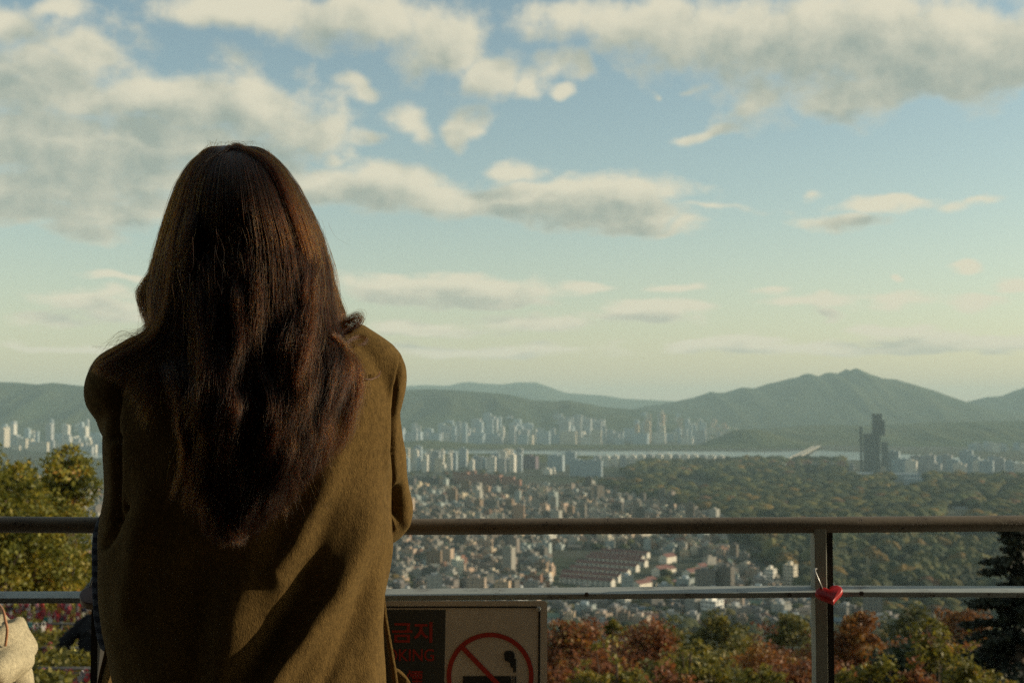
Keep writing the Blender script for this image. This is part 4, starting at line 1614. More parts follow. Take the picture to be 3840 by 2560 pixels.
leafy_tree('maple_tree', 'broad low maple crown behind both rails at the frame edge', -380, 430, 1900, 23.5, 'maple', 31, 12000, .085, bottom=2420, hollow=.1, nclump=170, clump=.36)
leafy_tree('maple_tree', 'maple crown filling the gap over the handrail at the frame edge', -300, 330, 1690, 25, 'maple', 32, 9000, .085, bottom=2150, hollow=.1, nclump=110, clump=.36)
for k in range(12):
    x = 2090 + k * 150 + rnd(-30, 30)
    leafy_tree('sapling', f'{"yellow-green" if k % 3 else "rusty"} sapling at the picture foot, {["first", "second", "third", "fourth", "fifth", "sixth", "seventh", "eighth", "ninth", "tenth", "eleventh", "last"][k]} in the row from the sign', x - rnd(90, 150), x + rnd(90, 150), rnd(2420, 2500), rnd(14, 19), 'lime' if k % 3 else 'rust', 300 + k, 1500, .06, 'saplings at the picture foot', hollow=.1, nclump=70, clump=.10, bottom=2700)
FK = ['rust', 'olive', 'rust', 'lime', 'rust', 'red', 'olive', 'lime', 'rust', 'rust']
FN = {'rust': 'russet', 'olive': 'olive', 'red': 'red', 'dark': 'dark green', 'lime': 'yellow-green'}
for k in range(84):
    x = 2030 + (k * 743) % 1890
    D_ = rnd(42, 85)
    t_ = rnd(2330, 2520)
    kd = FK[k % 10]
    leafy_tree('thicket_tree', f'{FN[kd]} tree of the thicket under the lower bar, {"left" if x < 3090 else "right"} of the post', x - rnd(120, 190), x + rnd(120, 190), t_, D_, kd, 100 + k, 2600, .0032 * D_, 'trees of the thicket under the lower bar', hollow=.3, nclump=60, tone_shift=rnd(-.2, .1))


def undergrowth():
    r_ = np.random.default_rng(909)
    n_ = 900
    D_ = np.exp(r_.uniform(math.log(13), math.log(170), n_))
    X_ = (r_.uniform(300, 4300, n_) - 1920) / FPX * D_
    Z_ = hill_z(D_, X_)
    hgt = r_.uniform(.2, 1.0, n_) * np.clip(D_ / 14, 1, 5)
    cen = np.stack([X_, D_, Z_ + hgt], -1)
    rad = np.clip(D_ * .045, .6, 4.5)
    v, q, tone = leaf_arrays(r_, cen, rad, 60000, 1.0, .6)
    # leaf size grows with the distance of its clump so that far brush stays cheap
    c4 = v.reshape(-1, 4, 3)
    m = c4.mean(1, keepdims=True)
    k = np.clip(m[:, :, 1:2] * .0042, .06, .5)
    v = (m + (c4 - m) * k).reshape(-1, 3)
    o = link(bpy.data.objects.new('undergrowth', mesh_np('undergrowth', v, q, LM['rust'], False, np.clip(tone + .1, 0, 1))))
    tag(o, 'brown autumn undergrowth covering the slope below the railing', None, None, 'stuff')


undergrowth()


def conifer(px, top, D, label):
    r_ = np.random.default_rng(77)
    z0 = float(hill_z(D))
    base = V(px, top, D)
    H = base.z - z0
    base.z = z0
    o = empty('conifer', base)
    tag(o, label, 'tree')
    tv, tf = tube_vf([(0, 0, -.3), (0, 0, H * .5), (0, 0, H)], [.22, .14, .02], 8)
    vs_, fs_ = list(tv), list(tf)
    C, RR = [], []
    zz = .06 * H
    while zz < H:
        reach = ((1 - (zz / H)) ** .75 * 3.1 + .15) * (.72 + .28 * math.sin(zz * 9))
        for k in range(7):
            a = r_.random() * 6.28
            L = reach * r_.uniform(.65, 1.1)
            tip = Vector((math.cos(a) * L, math.sin(a) * L, zz - .16 * L + .1))
            q, f_ = tube_vf([(0, 0, zz), tip * .5 + Vector((0, 0, zz * .5 + .08 * L)), tip], [.035, .022, .006], 5)
            kk = len(vs_)
            vs_ += q
            fs_ += [tuple(i + kk for i in g) for g in f_]
            for s_ in np.linspace(.25, 1.0, 7):
                p = Vector((0, 0, zz)).lerp(tip, s_) + Vector((0, 0, .10 * L * s_ * (1 - s_) * 2))
                C.append((p.x, p.y, p.z))
                RR.append(.16 + .10 * (1 - s_) * L / 2)
        zz += r_.uniform(.14, .24)
    C, RR = np.array(C), np.array(RR)
    v, q, tone = leaf_arrays(r_, C, RR * 1.25, 52000, .12, .42)
    link(bpy.data.objects.new('crown', mesh_np('crown', v, q, LM['needle'], False, tone)), o)
    mesh_obj('trunk', vs_, fs_, M['trunk'], o, True)


conifer(3815, 1962, 30, 'dark conifer at the edge beyond the end of the railing')

# ------------------------------------------------------------------ the woman at the railing
SKIN = plain('skin', (0.55, 0.36, 0.26), .5, .4, 0, .05, 20)


def ring_loft(rows, nseg=72, power=2.3):
    """closed loft from rows (py, xL, xR, Dc, half_depth) in photo pixels"""
    vs, fs = [], []
    for (py, xl, xr, dc, b) in rows:
        L, Rr = V(xl, py, dc), V(xr, py, dc)
        c = (L + Rr) / 2
        a = (Rr.x - L.x) / 2
        for k in range(nseg):
            th = 2 * math.pi * k / nseg
            cs, sn = math.cos(th), math.sin(th)
            vs.append(Vector((c.x + a * math.copysign(abs(cs) ** (2 / power), cs), c.y + b * math.copysign(abs(sn) ** (2 / power), sn), c.z)))
    n_ = len(rows)
    for i in range(n_ - 1):
        for k in range(nseg):
            k2 = (k + 1) % nseg
            fs.append((i * nseg + k, (i + 1) * nseg + k, (i + 1) * nseg + k2, i * nseg + k2))
    fs.append(tuple(range(nseg)))
    fs.append(tuple(reversed([(n_ - 1) * nseg + k for k in range(nseg)])))
    return vs, fs


def densify(path, radii, n_=40):
    """smooth Catmull-Rom resampling of a path with radii"""
    P_ = [Vector(p) for p in path]
    out, rr = [], []
    m = len(P_)
    for i in range(n_):
        t = i / (n_ - 1) * (m - 1)
        k = min(int(t), m - 2)
        u = t - k
        p0, p1, p2, p3 = P_[max(k - 1, 0)], P_[k], P_[k + 1], P_[min(k + 2, m - 1)]
        out.append(.5 * ((2 * p1) + (p2 - p0) * u + (2 * p0 - 5 * p1 + 4 * p2 - p3) * u * u + (3 * p1 - p0 - 3 * p2 + p3) * u ** 3))
        rr.append(radii[k] * (1 - u) + radii[k + 1] * u)
    return out, rr


def limb(path, radii, seg=18, n_=36):
    return tube_vf(*densify(path, radii, n_), seg)


def head_pieces(c, yaw=0.0, s=1.0):
    """skull, jaw, nose, ears, lips, brows of a head centred at c that faces +Y"""
    rot = Matrix.Rotation(yaw, 3, 'Z')

    def q(x, y, z):
        return c + rot @ (Vector((x, y, z)) * s)
    out = [ellipsoid_vf(q(0, -.006, .018), (.072 * s, .090 * s, .092 * s)),
           ellipsoid_vf(q(0, .030, -.045), (.058 * s, .062 * s, .072 * s)),
           ellipsoid_vf(q(0, .062, -.098), (.024 * s, .022 * s, .018 * s)),
           limb([q(0, .083, .012), q(0, .096, -.012), q(0, .108, -.032), q(0, .092, -.042)], [.008 * s, .010 * s, .013 * s, .009 * s], 10, 12),
           ellipsoid_vf(q(0, .086, -.064), (.022 * s, .010 * s, .006 * s)), ellipsoid_vf(q(0, .085, -.074), (.019 * s, .010 * s, .006 * s))]
    for sx in (-1, 1):
        out.append(ellipsoid_vf(q(sx * .076, .002, -.012), (.009 * s, .018 * s, .032 * s)))
        out.append(ellipsoid_vf(q(sx * .032, .083, .022), (.022 * s, .008 * s, .006 * s)))
        out.append(ellipsoid_vf(q(sx * .040, .066, -.030), (.022 * s, .020 * s, .022 * s)))
    return out, q


def hand_pieces(wrist, d, up, s=1.0, curl=.55):
    """palm with five separate curled fingers; d points along the hand, up is the back of the hand"""
    d, up = d.normalized(), up.normalized()
    sd_ = d.cross(up).normalized()
    out = [limb([wrist - d * .02, wrist + d * .02, wrist + d * .055, wrist + d * .088], [.024 * s, .027 * s, .034 * s, .030 * s], 12, 10)]
    for k, (o_, L) in enumerate([(-.030, .066), (-.010, .076), (.011, .071), (.030, .056)]):
        p0 = wrist + d * .080 + sd_ * o_
        p1 = p0 + (d * .9 - up * .15) * L * .45
        p2 = p1 + (d * (1 - curl) - up * curl) * L * .34
        p3 = p2 + (d * (.4 - curl) - up * (.5 + curl)) * L * .28
        out.append(limb([p0 - d * .02, p0, p1, p2, p3], [.0095, .0095, .0088, .008, .0065], 10, 14))
    t0 = wrist + d * .022 - sd_ * .028
    out.append(limb([t0, t0 - sd_ * .018 + d * .022, t0 - sd_ * .022 + d * .05 - up * .008, t0 - sd_ * .014 + d * .072 - up * .016], [.014, .0125, .011, .0085], 10, 12))
    return out


HEADC = V(884, 862, 2.075)
pieces, hq = head_pieces(HEADC, 0.0)
pieces.append(limb([V(884, 1000, 2.075), V(895, 1150, 2.085), V(905, 1260, 2.075)], [.050, .048, .062]))                      # neck
pieces.append(limb([V(905, 1240, 2.07), V(915, 1450, 2.06), V(925, 1750, 2.07), V(930, 2050, 2.08), V(930, 2350, 2.08)], [.075, .115, .115, .11, .125]))   # trunk
for sx, path, hd in ((1, [(1250, 1310, 2.06), (1385, 1400, 2.06), (1380, 1650, 2.13), (1400, 1900, 2.24), (1300, 1872, 2.40), (1150, 1850, 2.52)], -1),
                     (-1, [(600, 1330, 2.06), (470, 1420, 2.06), (505, 1580, 2.17), (560, 1840, 2.28), (700, 1855, 2.42), (840, 1850, 2.53)], 1)):
    pp = [V(*p) for p in path]
    pieces.append(limb(pp, [.046, .040, .032, .028, .028, .024], 16, 40))
    pieces += hand_pieces(pp[-1], Vector((hd * .8, .5, 0)), Vector((0, .15, 1)))
    hip = V(930 + sx * 210, 2380, 2.08)
    hip.z = .86
    knee = Vector((hip.x + sx * .01, hip.y + .02, .47))
    ank = Vector((hip.x + sx * .015, hip.y - .04, .08))
    pieces.append(limb([hip + Vector((0, 0, .06)), hip, (hip + knee) / 2, knee, (knee + ank) / 2 + Vector((0, -.02, .04)), ank], [.085, .088, .07, .052, .05, .036], 16, 40))
    pieces.append(limb([ank + Vector((0, -.03, -.03)), ank + Vector((0, .05, -.04)), ank + Vector((0, .15, -.055)), ank + Vector((0, .19, -.06))], [.036, .038, .03, .018], 12, 14))
woman = fuse('person', pieces, .007, SKIN, None, 4)
tag(woman, 'long-haired woman in an olive wool coat leaning on the handrail, seen from behind', 'person')
EYEW = plain('eye_white', (0.75, 0.72, 0.68), .2, .5, 0, .02, 20)
for sx in (-1, 1):
    v_, f_ = ellipsoid_vf(hq(sx * .032, .0765, .004), (.012, .010, .007), None, 12, 8)
    mesh_obj('eye', v_, f_, EYEW, woman, True)


# ---- coat
def coat_mat(name, c):
    m, n, b = material(name)
    co = coords(n)
    mp = n.add('ShaderNodeMapping')
    n.link(co, mp.inputs[0])
    mp.inputs['Scale'].default_value = (1, 1, .6)
    fine = n.noise(mp.outputs[0], 620, 3, .6)
    mid = n.noise(mp.outputs[0], 150, 4, .68)
    big = n.noise(co, 9, 4, .55)
    f = n.math('ADD', n.math('MULTIPLY', fine, .5), n.math('MULTIPLY', mid, .5))
    nd = n.add('ShaderNodeVectorMath', operation='SCALE')
    nd.inputs[0].default_value = c
    n.link(n.math('MULTIPLY', n.maprange(f, .32, .68, .45, 1.55), n.maprange(big, .3, .7, .9, 1.1)), nd.inputs['Scale'])
    n.link(nd.outputs[0], b.inputs['Base Color'])
    b.inputs['Roughness'].default_value = .95
    b.inputs['Specular IOR Level'].default_value = .08
    b.inputs['Sheen Weight'].default_value = .25
    b.inputs['Sheen Roughness'].default_value = .5
    b.inputs['Sheen Tint'].default_value = (.5, .38, .16, 1)
    add_bump(n, b, f, 1.0, .0034)
    return m


COAT = coat_mat('olive_wool', (0.114, 0.070, 0.023))
rows = [(1205, 760, 1080, 2.085, .060), (1228, 690, 1190, 2.08, .075), (1255, 640, 1330, 2.072, .088), (1300, 560, 1420, 2.065, .102), (1350, 480, 1462, 2.06, .112),
        (1420, 405, 1475, 2.055, .122), (1550, 402, 1472, 2.05, .130), (1650, 402, 1466, 2.05, .134), (1750, 403, 1466, 2.052, .136), (1850, 400, 1468, 2.056, .137),
        (1950, 389, 1472, 2.06, .137), (2050, 381, 1470, 2.06, .136), (2150, 378, 1458, 2.058, .135), (2250, 381, 1442, 2.055, .134), (2350, 393, 1434, 2.05, .135),
        (2450, 418, 1436, 2.047, .138), (2560, 447, 1446, 2.045, .142), (2800, 455, 1470, 2.05, .155), (3100, 450, 1490, 2.06, .17), (3350, 445, 1500, 2.06, .18)]
cp = [ring_loft(rows)]
cp.append(limb([V(1290, 1335, 2.06), V(1392, 1405, 2.055), V(1376, 1550, 2.085), V(1390, 1700, 2.125), V(1401, 1830, 2.17), V(1428, 1922, 2.215), V(1398, 1905, 2.29), V(1290, 1872, 2.40), V(1190, 1858, 2.49)],
               [.058, .0545, .0525, .0555, .0565, .0535, .053, .05, .046], 26, 70))
cp.append(limb([V(575, 1375, 2.06), V(460, 1446, 2.03), V(478, 1510, 2.10), V(515, 1620, 2.18), V(560, 1790, 2.27), V(600, 1850, 2.33), V(700, 1855, 2.43), V(800, 1852, 2.50)],
               [.058, .0570, .0545, .053, .054, .053, .05, .046], 26, 70))
coat = fuse('coat', cp, .0042, COAT, None, 5)


def polydist(px, py, line):
    """distance to a polyline and how far along it the nearest point lies (0..1)"""
    best = np.full(px.shape, 1e9)
    along = np.zeros(px.shape)
    n_ = len(line) - 1
    for k, ((x0, y0), (x1, y1)) in enumerate(zip(line[:-1], line[1:])):
        dx, dy = x1 - x0, y1 - y0
        t = np.clip(((px - x0) * dx + (py - y0) * dy) / (dx * dx + dy * dy), 0, 1)
        d = np.hypot(px - x0 - t * dx, py - y0 - t * dy)
        along = np.where(d < best, (k + t) / n_, along)
        best = np.minimum(best, d)
    return best, along


def fold_displace(o, folds, blobs=()):
    me = o.data
    n_ = len(me.vertices)
    co = np.zeros(n_ * 3, np.float32)
    no = np.zeros(n_ * 3, np.float32)
    me.vertices.foreach_get('co', co)
    me.vertex_normals.foreach_get('vector', no)
    co, no = co.reshape(-1, 3).astype(float), no.reshape(-1, 3).astype(float)
    px, py = PX(co)
    tocam = np.array([0, 0, CAMZ]) - co
    tocam /= np.linalg.norm(tocam, axis=1)[:, None]
    facing = np.clip((no * tocam).sum(1) * 2.2 + .15, 0, 1)
    d = np.zeros(n_)
    for line, amp, w in folds:
        ds, al = polydist(px, py, line)
        tp_ = np.clip(al / .45, 0, 1) if abs(w) > 30 else np.ones_like(al)
        d += amp * tp_ * tp_ * (3 - 2 * tp_) * np.exp(-(ds / w) ** 2)
    for (x, y, rx, ry, amp) in blobs:
        d += amp * np.exp(-(((px - x) / rx) ** 2 + ((py - y) / ry) ** 2))
    # small uneven drape
    a_, b_, c_ = co[:, 0], co[:, 1], co[:, 2]
    lump = .5 * np.sin(a_ * 31 + 5 * np.sin(c_ * 11) + b_ * 17) + .35 * np.sin(c_ * 43 + 4 * np.sin(a_ * 19) + b_ * 23) + .25 * np.sin(a_ * 71 + c_ * 53 + 3 * np.sin(b_ * 37))
    d = d * facing + lump * .0020
    co += no * d[:, None]
    me.vertices.foreach_set('co', co.astype(np.float32).ravel())
    me.update()


fold_displace(coat, [
    ([(1340, 1500), (1235, 1800), (1110, 2040), (1040, 2150)], .010, 46),
    ([(1290, 1790), (1190, 2060), (1060, 2330), (960, 2560)], -.010, 42),
    ([(1440, 1750), (1385, 1960), (1250, 2240), (1130, 2410), (1000, 2580)], .020, 52),
    ([(1420, 2080), (1340, 2300), (1220, 2560)], -.008, 36),
    ([(1450, 2080), (1400, 2350), (1370, 2600)], .010, 40),
    ([(1010, 1900), (900, 2250), (820, 2560)], .010, 80),
    ([(700, 1950), (740, 2250), (720, 2560)], -.010, 70),
    ([(560, 1700), (520, 2000), (470, 2300)], .009, 50),
    ([(442, 1640), (436, 1800), (428, 1950)], -.012, 14),
    ([(470, 1900), (420, 2010), (392, 2050)], -.010, 16),
    ([(500, 1330), (445, 1440), (425, 1560), (425, 1640)], -.016, 18),
    ([(1506, 1322), (1500, 1370), (1483, 1450), (1472, 1540), (1466, 1700), (1470, 1830)], -.015, 8),
    ([(1488, 1345), (1474, 1450), (1455, 1600), (1452, 1750)], .004, 14),
    ([(1466, 1800), (1472, 1900), (1470, 1990)], -.014, 10),
], [(1499, 1892, 17, 52, -.055), (1525, 1960, 22, 30, .006), (1250, 1450, 130, 160, .008), (640, 1480, 140, 170, .006)])
coat.parent = woman


def sheet(name, grid, th, mat, parent):
    """cloth sheet with thickness from a grid of points"""
    a, b = len(grid), len(grid[0])
    vs = [p for row in grid for p in row]
    fs = [(i * b + j, i * b + j + 1, (i + 1) * b + j + 1, (i + 1) * b + j) for i in range(a - 1) for j in range(b - 1)]
    o = mesh_obj(name, vs, fs, mat, parent, True)
    s_ = o.modifiers.new('subd', 'SUBSURF')
    s_.levels = s_.render_levels = 2
    m = o.modifiers.new('thick', 'SOLIDIFY')
    m.thickness = th
    m.offset = 0
    return o


# open coat fronts hanging forward of the body
sheet('coat_front', [pts([(520, 2200, 2.17), (470, 2230, 2.13), (420, 2260, 2.08)]), pts([(500, 2350, 2.20), (440, 2370, 2.15), (408, 2385, 2.09)]),
                     pts([(480, 2470, 2.22), (410, 2470, 2.17), (395, 2470, 2.11)]), pts([(470, 2600, 2.23), (372, 2570, 2.18), (366, 2560, 2.12)]), pts([(460, 2850, 2.23), (350, 2850, 2.18), (345, 2850, 2.12)])], .006, COAT, woman)
sheet('coat_front', [pts([(1370, 2180, 2.18), (1410, 2190, 2.14), (1436, 2200, 2.10)]), pts([(1380, 2280, 2.19), (1436, 2285, 2.15), (1440, 2290, 2.11)]),
                     pts([(1390, 2420, 2.19), (1452, 2420, 2.15), (1464, 2420, 2.11)]), pts([(1400, 2560, 2.19), (1470, 2560, 2.15), (1490, 2560, 2.11)]), pts([(1400, 2850, 2.19), (1480, 2850, 2.15), (1510, 2850, 2.11)])], .006, COAT, woman)
sheet('coat_front', [pts([(1400, 2500, 2.21), (1490, 2500, 2.20)]), pts([(1420, 2540, 2.22), (1530, 2545, 2.22)]), pts([(1430, 2600, 2.22), (1560, 2590, 2.23)]), pts([(1430, 2850, 2.22), (1540, 2850, 2.23)])], .006, COAT, woman)


# ---- striped knit scarf end hanging past the coat
def stripe_mat():
    m, n, b = material('striped_knit')
    co = coords(n)
    sp = n.add('ShaderNodeSeparateXYZ')
    n.link(co, sp.inputs[0])
    w = n.math('SINE', n.math('ADD', n.math('MULTIPLY', sp.outputs[2], 2 * math.pi / .0175), n.math('MULTIPLY', n.noise(co, 60, 3), 1.2)))
    c = n.mix(n.maprange(w, -.25, .25, smooth=True), (0.010, 0.014, 0.032), (0.075, 0.088, 0.12))
    nz = n.noise(co, 700, 3, .6)
    c = n.mix(n.maprange(nz, .35, .7, 0, .5), c, (0.014, 0.016, 0.024))
    n.link(c, b.inputs['Base Color'])
    b.inputs['Roughness'].default_value = .95
    b.inputs['Specular IOR Level'].default_value = .05
    b.inputs['Sheen Weight'].default_value = .1
    add_bump(n, b, nz, .8, .0015)
    return m


sheet('scarf', [pts([(420, 1880, 2.12), (400, 1900, 2.12), (392, 1925, 2.13)]), pts([(430, 1950, 2.11), (380, 1960, 2.115), (357, 1985, 2.125)]), pts([(430, 2080, 2.10), (376, 2080, 2.11), (353, 2080, 2.12)]),
                pts([(430, 2200, 2.10), (378, 2200, 2.11), (355, 2200, 2.12)]), pts([(430, 2290, 2.10), (384, 2300, 2.11), (358, 2300, 2.12)]), pts([(430, 2380, 2.10), (392, 2380, 2.11), (370, 2370, 2.12)]), pts([(430, 2450, 2.10), (396, 2440, 2.11), (382, 2420, 2.12)])], .010, stripe_mat(), woman)
TROU = plain('dark_trousers', (0.03, 0.03, 0.035), .9, .2, 0, .1, 60)
lp = []
for sx in (-1, 1):
    hip = V(930 + sx * 210, 2380, 2.08)
    lp.append(limb([Vector((hip.x, hip.y, .92)), Vector((hip.x, hip.y, .80)), Vector((hip.x + sx * .01, hip.y + .01, .47)), Vector((hip.x + sx * .015, hip.y - .03, .09))], [.105, .103, .075, .062], 18, 30))
lp.append(ellipsoid_vf(V(930, 2380, 2.08) * 1.0, (.17, .12, .12)))
fuse('trousers', lp, .009, TROU, woman, 3)
SHOE = plain('black_leather', (0.02, 0.02, 0.02), .4, .4, 0, .1, 40)
for sx in (-1, 1):
    hip = V(930 + sx * 210, 2380, 2.08)
    ax_, ay = hip.x + sx * .015, hip.y - .04
    v_, f_ = limb([Vector((ax_, ay - .05, .045)), Vector((ax_, ay + .02, .055)), Vector((ax_, ay + .12, .042)), Vector((ax_, ay + .21, .030))], [.042, .05, .042, .026], 14, 16)
    mesh_obj('shoe', v_, f_, SHOE, woman, True)

# ------------------------------------------------------------------ her hair
cm = coat.data
bvh = BVHTree.FromPolygons([v.co[:] for v in cm.vertices], [p.vertices[:] for p in cm.polygons])
gx, gy = np.arange(300, 1600, 20), np.arange(1180, 2200, 20)
GM = np.full((len(gy), len(gx)), np.nan)
for i, yy in enumerate(gy):
    for j, xx in enumerate(gx):
        x_, y_, z_ = ray(xx, yy)
        hit = bvh.ray_cast(Vector((0, 0, CAMZ)), Vector((x_, y_, z_)).normalized())
        if hit[0] is not None:
            GM[i, j] = hit[0].y
GM = np.where(np.isnan(GM), 2.10, GM)


def coatD(px, py):
    fx = np.clip((px - gx[0]) / 20.0, 0, len(gx) - 1.001)
    fy = np.clip((py - gy[0]) / 20.0, 0, len(gy) - 1.001)
    ix, iy = fx.astype(int), fy.astype(int)
    u, v_ = fx - ix, fy - iy
    d = GM[iy, ix] * (1 - u) * (1 - v_) + GM[iy, ix + 1] * u * (1 - v_) + GM[iy + 1, ix] * (1 - u) * v_ + GM[iy + 1, ix + 1] * u * v_
    return np.where(py < gy[0], 2.2, d)


SIL = [(543, 862, 866), (556, 800, 950), (575, 762, 1000), (620, 712, 1052), (700, 668, 1108), (800, 634, 1158), (900, 605, 1202), (1000, 578, 1232), (1080, 566, 1243), (1150, 566, 1248), (1220, 572, 1262),
       (1300, 585, 1285), (1400, 605, 1295), (1500, 622, 1290), (1600, 632, 1275), (1700, 638, 1252), (1800, 645, 1215), (1900, 662, 1150), (1960, 690, 1085), (2030, 735, 1000)]
SY, SL, SR_ = (np.array(c, float) for c in zip(*SIL))
hr = np.random.default_rng(42)


def smooth1(a, it=2):
    for _ in range(it):
        a = np.concatenate([a[:, :1], .25 * a[:, :-2] + .5 * a[:, 1:-1] + .25 * a[:, 2:], a[:, -1:]], 1)
    return a


def main_hair(N, M_, rho_lo, rho_hi, fuzz=1.0):
    psi = hr.uniform(-112, 112, N)
    psi = np.where(hr.random(N) < .35, hr.uniform(-60, 60, N), psi)
    ncl = 210
    cl_psi = np.sort(hr.uniform(-114, 114, ncl))
    cid = np.clip(np.searchsorted(cl_psi, psi), 0, ncl - 1)
    s0 = np.sin(np.radians(psi))
    c0 = np.cos(np.radians(psi))
    end = interp([(-1, 1320), (-.8, 1760), (-.62, 1900), (-.4, 1985), (-.15, 2020), (.1, 2000), (.3, 1940), (.55, 1890), (.8, 1780), (1, 1400)], s0)
    cl_end = hr.normal(0, 55, ncl)
    end = np.minimum(end + cl_end[cid] + hr.normal(0, 40, N) * fuzz - np.abs(hr.normal(0, 70, N)), 2030 + hr.normal(0, 12, N))
    u = np.linspace(0, 1, M_)[None, :]
    uh = .30
    phi = np.clip(u / uh, 0, 1) * math.pi / 2
    yd = 840.0
    y = np.where(u < uh, 545 + (yd - 545) * (1 - np.cos(phi)), yd + (end[:, None] - yd) * (u - uh) / (1 - uh))
    L, Rr = np.interp(y, SY, SL), np.interp(y, SY, SR_)
    xc, hw = (L + Rr) / 2, (Rr - L) / 2
    rho = hr.uniform(rho_lo, rho_hi, N)[:, None]
    # strands gather to their lock towards the tips
    cl_s = np.sin(np.radians(cl_psi))[cid]
    gat = np.clip((y - 900) / 1100, 0, 1) ** 1.2 * .5
    s_ = s0[:, None] * (1 - gat) + cl_s[:, None] * gat
    x = xc + s_ * hw * rho
    # two small humps either side of the parting
    hs = np.clip((np.abs(s0) - .08) / .5, 0, 1)[:, None]
    hump = np.exp(-((y - 560) / 22) ** 2) * hs * hs * (3 - 2 * hs)
    y = y - 7 * hump + 5 * np.exp(-((y - 545) / 8) ** 2)
    # waves that open out down the length, shared inside a lock
    cl_d = hr.uniform(0, .022, ncl)
    ph, fr, am = hr.uniform(0, 6.28, ncl), hr.uniform(.7, 1.3, ncl), hr.uniform(.5, 1.4, ncl)
    t = np.clip((y - 1000) / 950, 0, 1)
    wv = am[cid][:, None] * (30 * t ** 1.1) * np.sin(ph[cid][:, None] + (y - 1150) / 58 * fr[cid][:, None])
    # tips turn inwards
    tip = np.clip((u - .86) / .14, 0, 1) ** 1.6
    x = x + wv - tip * 34 * np.sign(s_ + .1 * ph[cid][:, None] / 6.28) * am[cid][:, None]
    own = np.clip((y - 700) / 900, 0, 1)
    jit = hr.normal(0, 1, (N, 1)) * (2 + 7 * t) * fuzz
    jit = jit + (1.5 + 9 * own) * fuzz * hr.normal(.6, .5, (N, 1)) * np.sin(hr.uniform(0, 6.28, (N, 1)) + y / hr.uniform(45, 150, (N, 1)))
    x = x + jit
    b = .118 * np.sin(phi) * np.where(y < 900, 1, 1)
    b = np.where(u < uh, .118 * np.sin(phi), .118)
    D = 2.068 - b * c0[:, None] * rho
    lift = (1 - rho) * .10
    low = coatD(x, y) - .006 - (rho - rho_lo) / (rho_hi - rho_lo + 1e-6) * (.020 + .012 * t) + np.cos(ph[cid][:, None] + y / 60) * .007 * t - cl_d[cid][:, None] * t
    back = coatD(x, np.full_like(y, 1460.0)) - .014 - (rho - rho_lo) / (rho_hi - rho_lo + 1e-6) * .022
    w = np.clip((y - 930) / 530, 0, 1)
    line = np.where(y < 1460, D * (1 - w) + w * np.where(c0[:, None] > .15, back, D), low)
    D2 = np.where(c0[:, None] > -.1, np.minimum(line, np.where(y > 1200, low, 9)), D)
    D2 = np.where(u < uh + .08, D2, smooth1(D2, 3))
    return P(x, y, D2)


def guide_hair(guides, n_, M_, spread, over=.004, dep=.012, wave=0.0, tipfree=.25, crown=False, scatter=0.0):
    """strands that run between neighbouring guides; guides: lists of (px, py, D or None = on the coat)"""
    G = []
    for g in guides:
        if crown:
            x0, y0, d0 = g[0]
            l, r_ = np.interp(y0, SY, SL), np.interp(y0, SY, SR_)
            s_ = float(np.clip((x0 - (l + r_) / 2) / ((r_ - l) / 2), -1, 1))
            pre = []
            for yy in [q for q in (554, 562, 576, 600, 660, 760, 880, 1000, 1100) if q < y0 - 50]:
                l, r_ = np.interp(yy, SY, SL), np.interp(yy, SY, SR_)
                dm = math.sqrt(max(0.0, 1 - (max(0, 840 - yy) / 298.0) ** 2))
                pre.append(((l + r_) / 2 + s_ * (r_ - l) / 2 * .95 * min(1.0, .15 + (yy - 552) / 70.0), yy, 2.068 - .108 * dm * math.sqrt(max(0, 1 - s_ * s_))))
            g = pre + list(g)
        g3 = [(x, y, d if d is not None else float(coatD(np.array([x]), np.array([y]))[0]) - over - .008) for x, y, d in g]
        pth, _ = densify([Vector(q) for q in g3], [1] * len(g3), M_)
        G.append(np.array(pth))
    G = np.array(G)
    k = hr.uniform(0, len(G) - 1.0001, n_) if len(G) > 1 else np.zeros(n_)
    i = k.astype(int)
    f = (k - i)[:, None, None]
    base = G[i] * (1 - f) + G[np.minimum(i + 1, len(G) - 1)] * f
    u = np.linspace(0, 1, M_)
    prof = (.45 + .55 * np.sin(u * math.pi * .9) + .5 * np.clip((u - .7) / .3, 0, 1))[None, :]
    off = hr.normal(0, spread, (n_, 1))
    off2 = hr.normal(0, spread * .6, (n_, 1))
    own = np.sin(u[None, :] * hr.uniform(6, 22, (n_, 1)) + hr.uniform(0, 6.28, (n_, 1))) * spread * hr.normal(.5, .5, (n_, 1))
    own2 = np.sin(u[None, :] * hr.uniform(6, 22, (n_, 1)) + hr.uniform(0, 6.28, (n_, 1))) * spread * hr.normal(.4, .4, (n_, 1))
    mid_ = base.mean(1, keepdims=True)[:, :, :2]
    base[:, :, :2] = mid_ + (base[:, :, :2] - mid_) * (1 + scatter * hr.normal(0, 1, (n_, 1, 1)))
    base[:, :, 0] += off * prof + own
    base[:, :, 1] += off2 * prof + own2
    d = base[:, :, 2] + hr.uniform(-dep, dep * .3, (n_, 1))
    on = base[:, :, 1] > 1230
    d = np.where(on, np.minimum(d, coatD(base[:, :, 0], base[:, :, 1]) - over * hr.uniform(.3, 3.5, (n_, 1))), d)
    # uneven strand lengths
    pts_ = P(base[:, :, 0], base[:, :, 1], d)
    cut = 1 - tipfree * hr.random(n_) ** 1.5
    idx = cut[:, None] * np.linspace(0, 1, M_)[None, :] * (M_ - 1)
    a = np.clip(idx.astype(int), 0, M_ - 2)
    fr = (idx - a)[..., None]
    rows_ = np.arange(n_)[:, None]
    return pts_[rows_, a] * (1 - fr) + pts_[rows_, a + 1] * fr


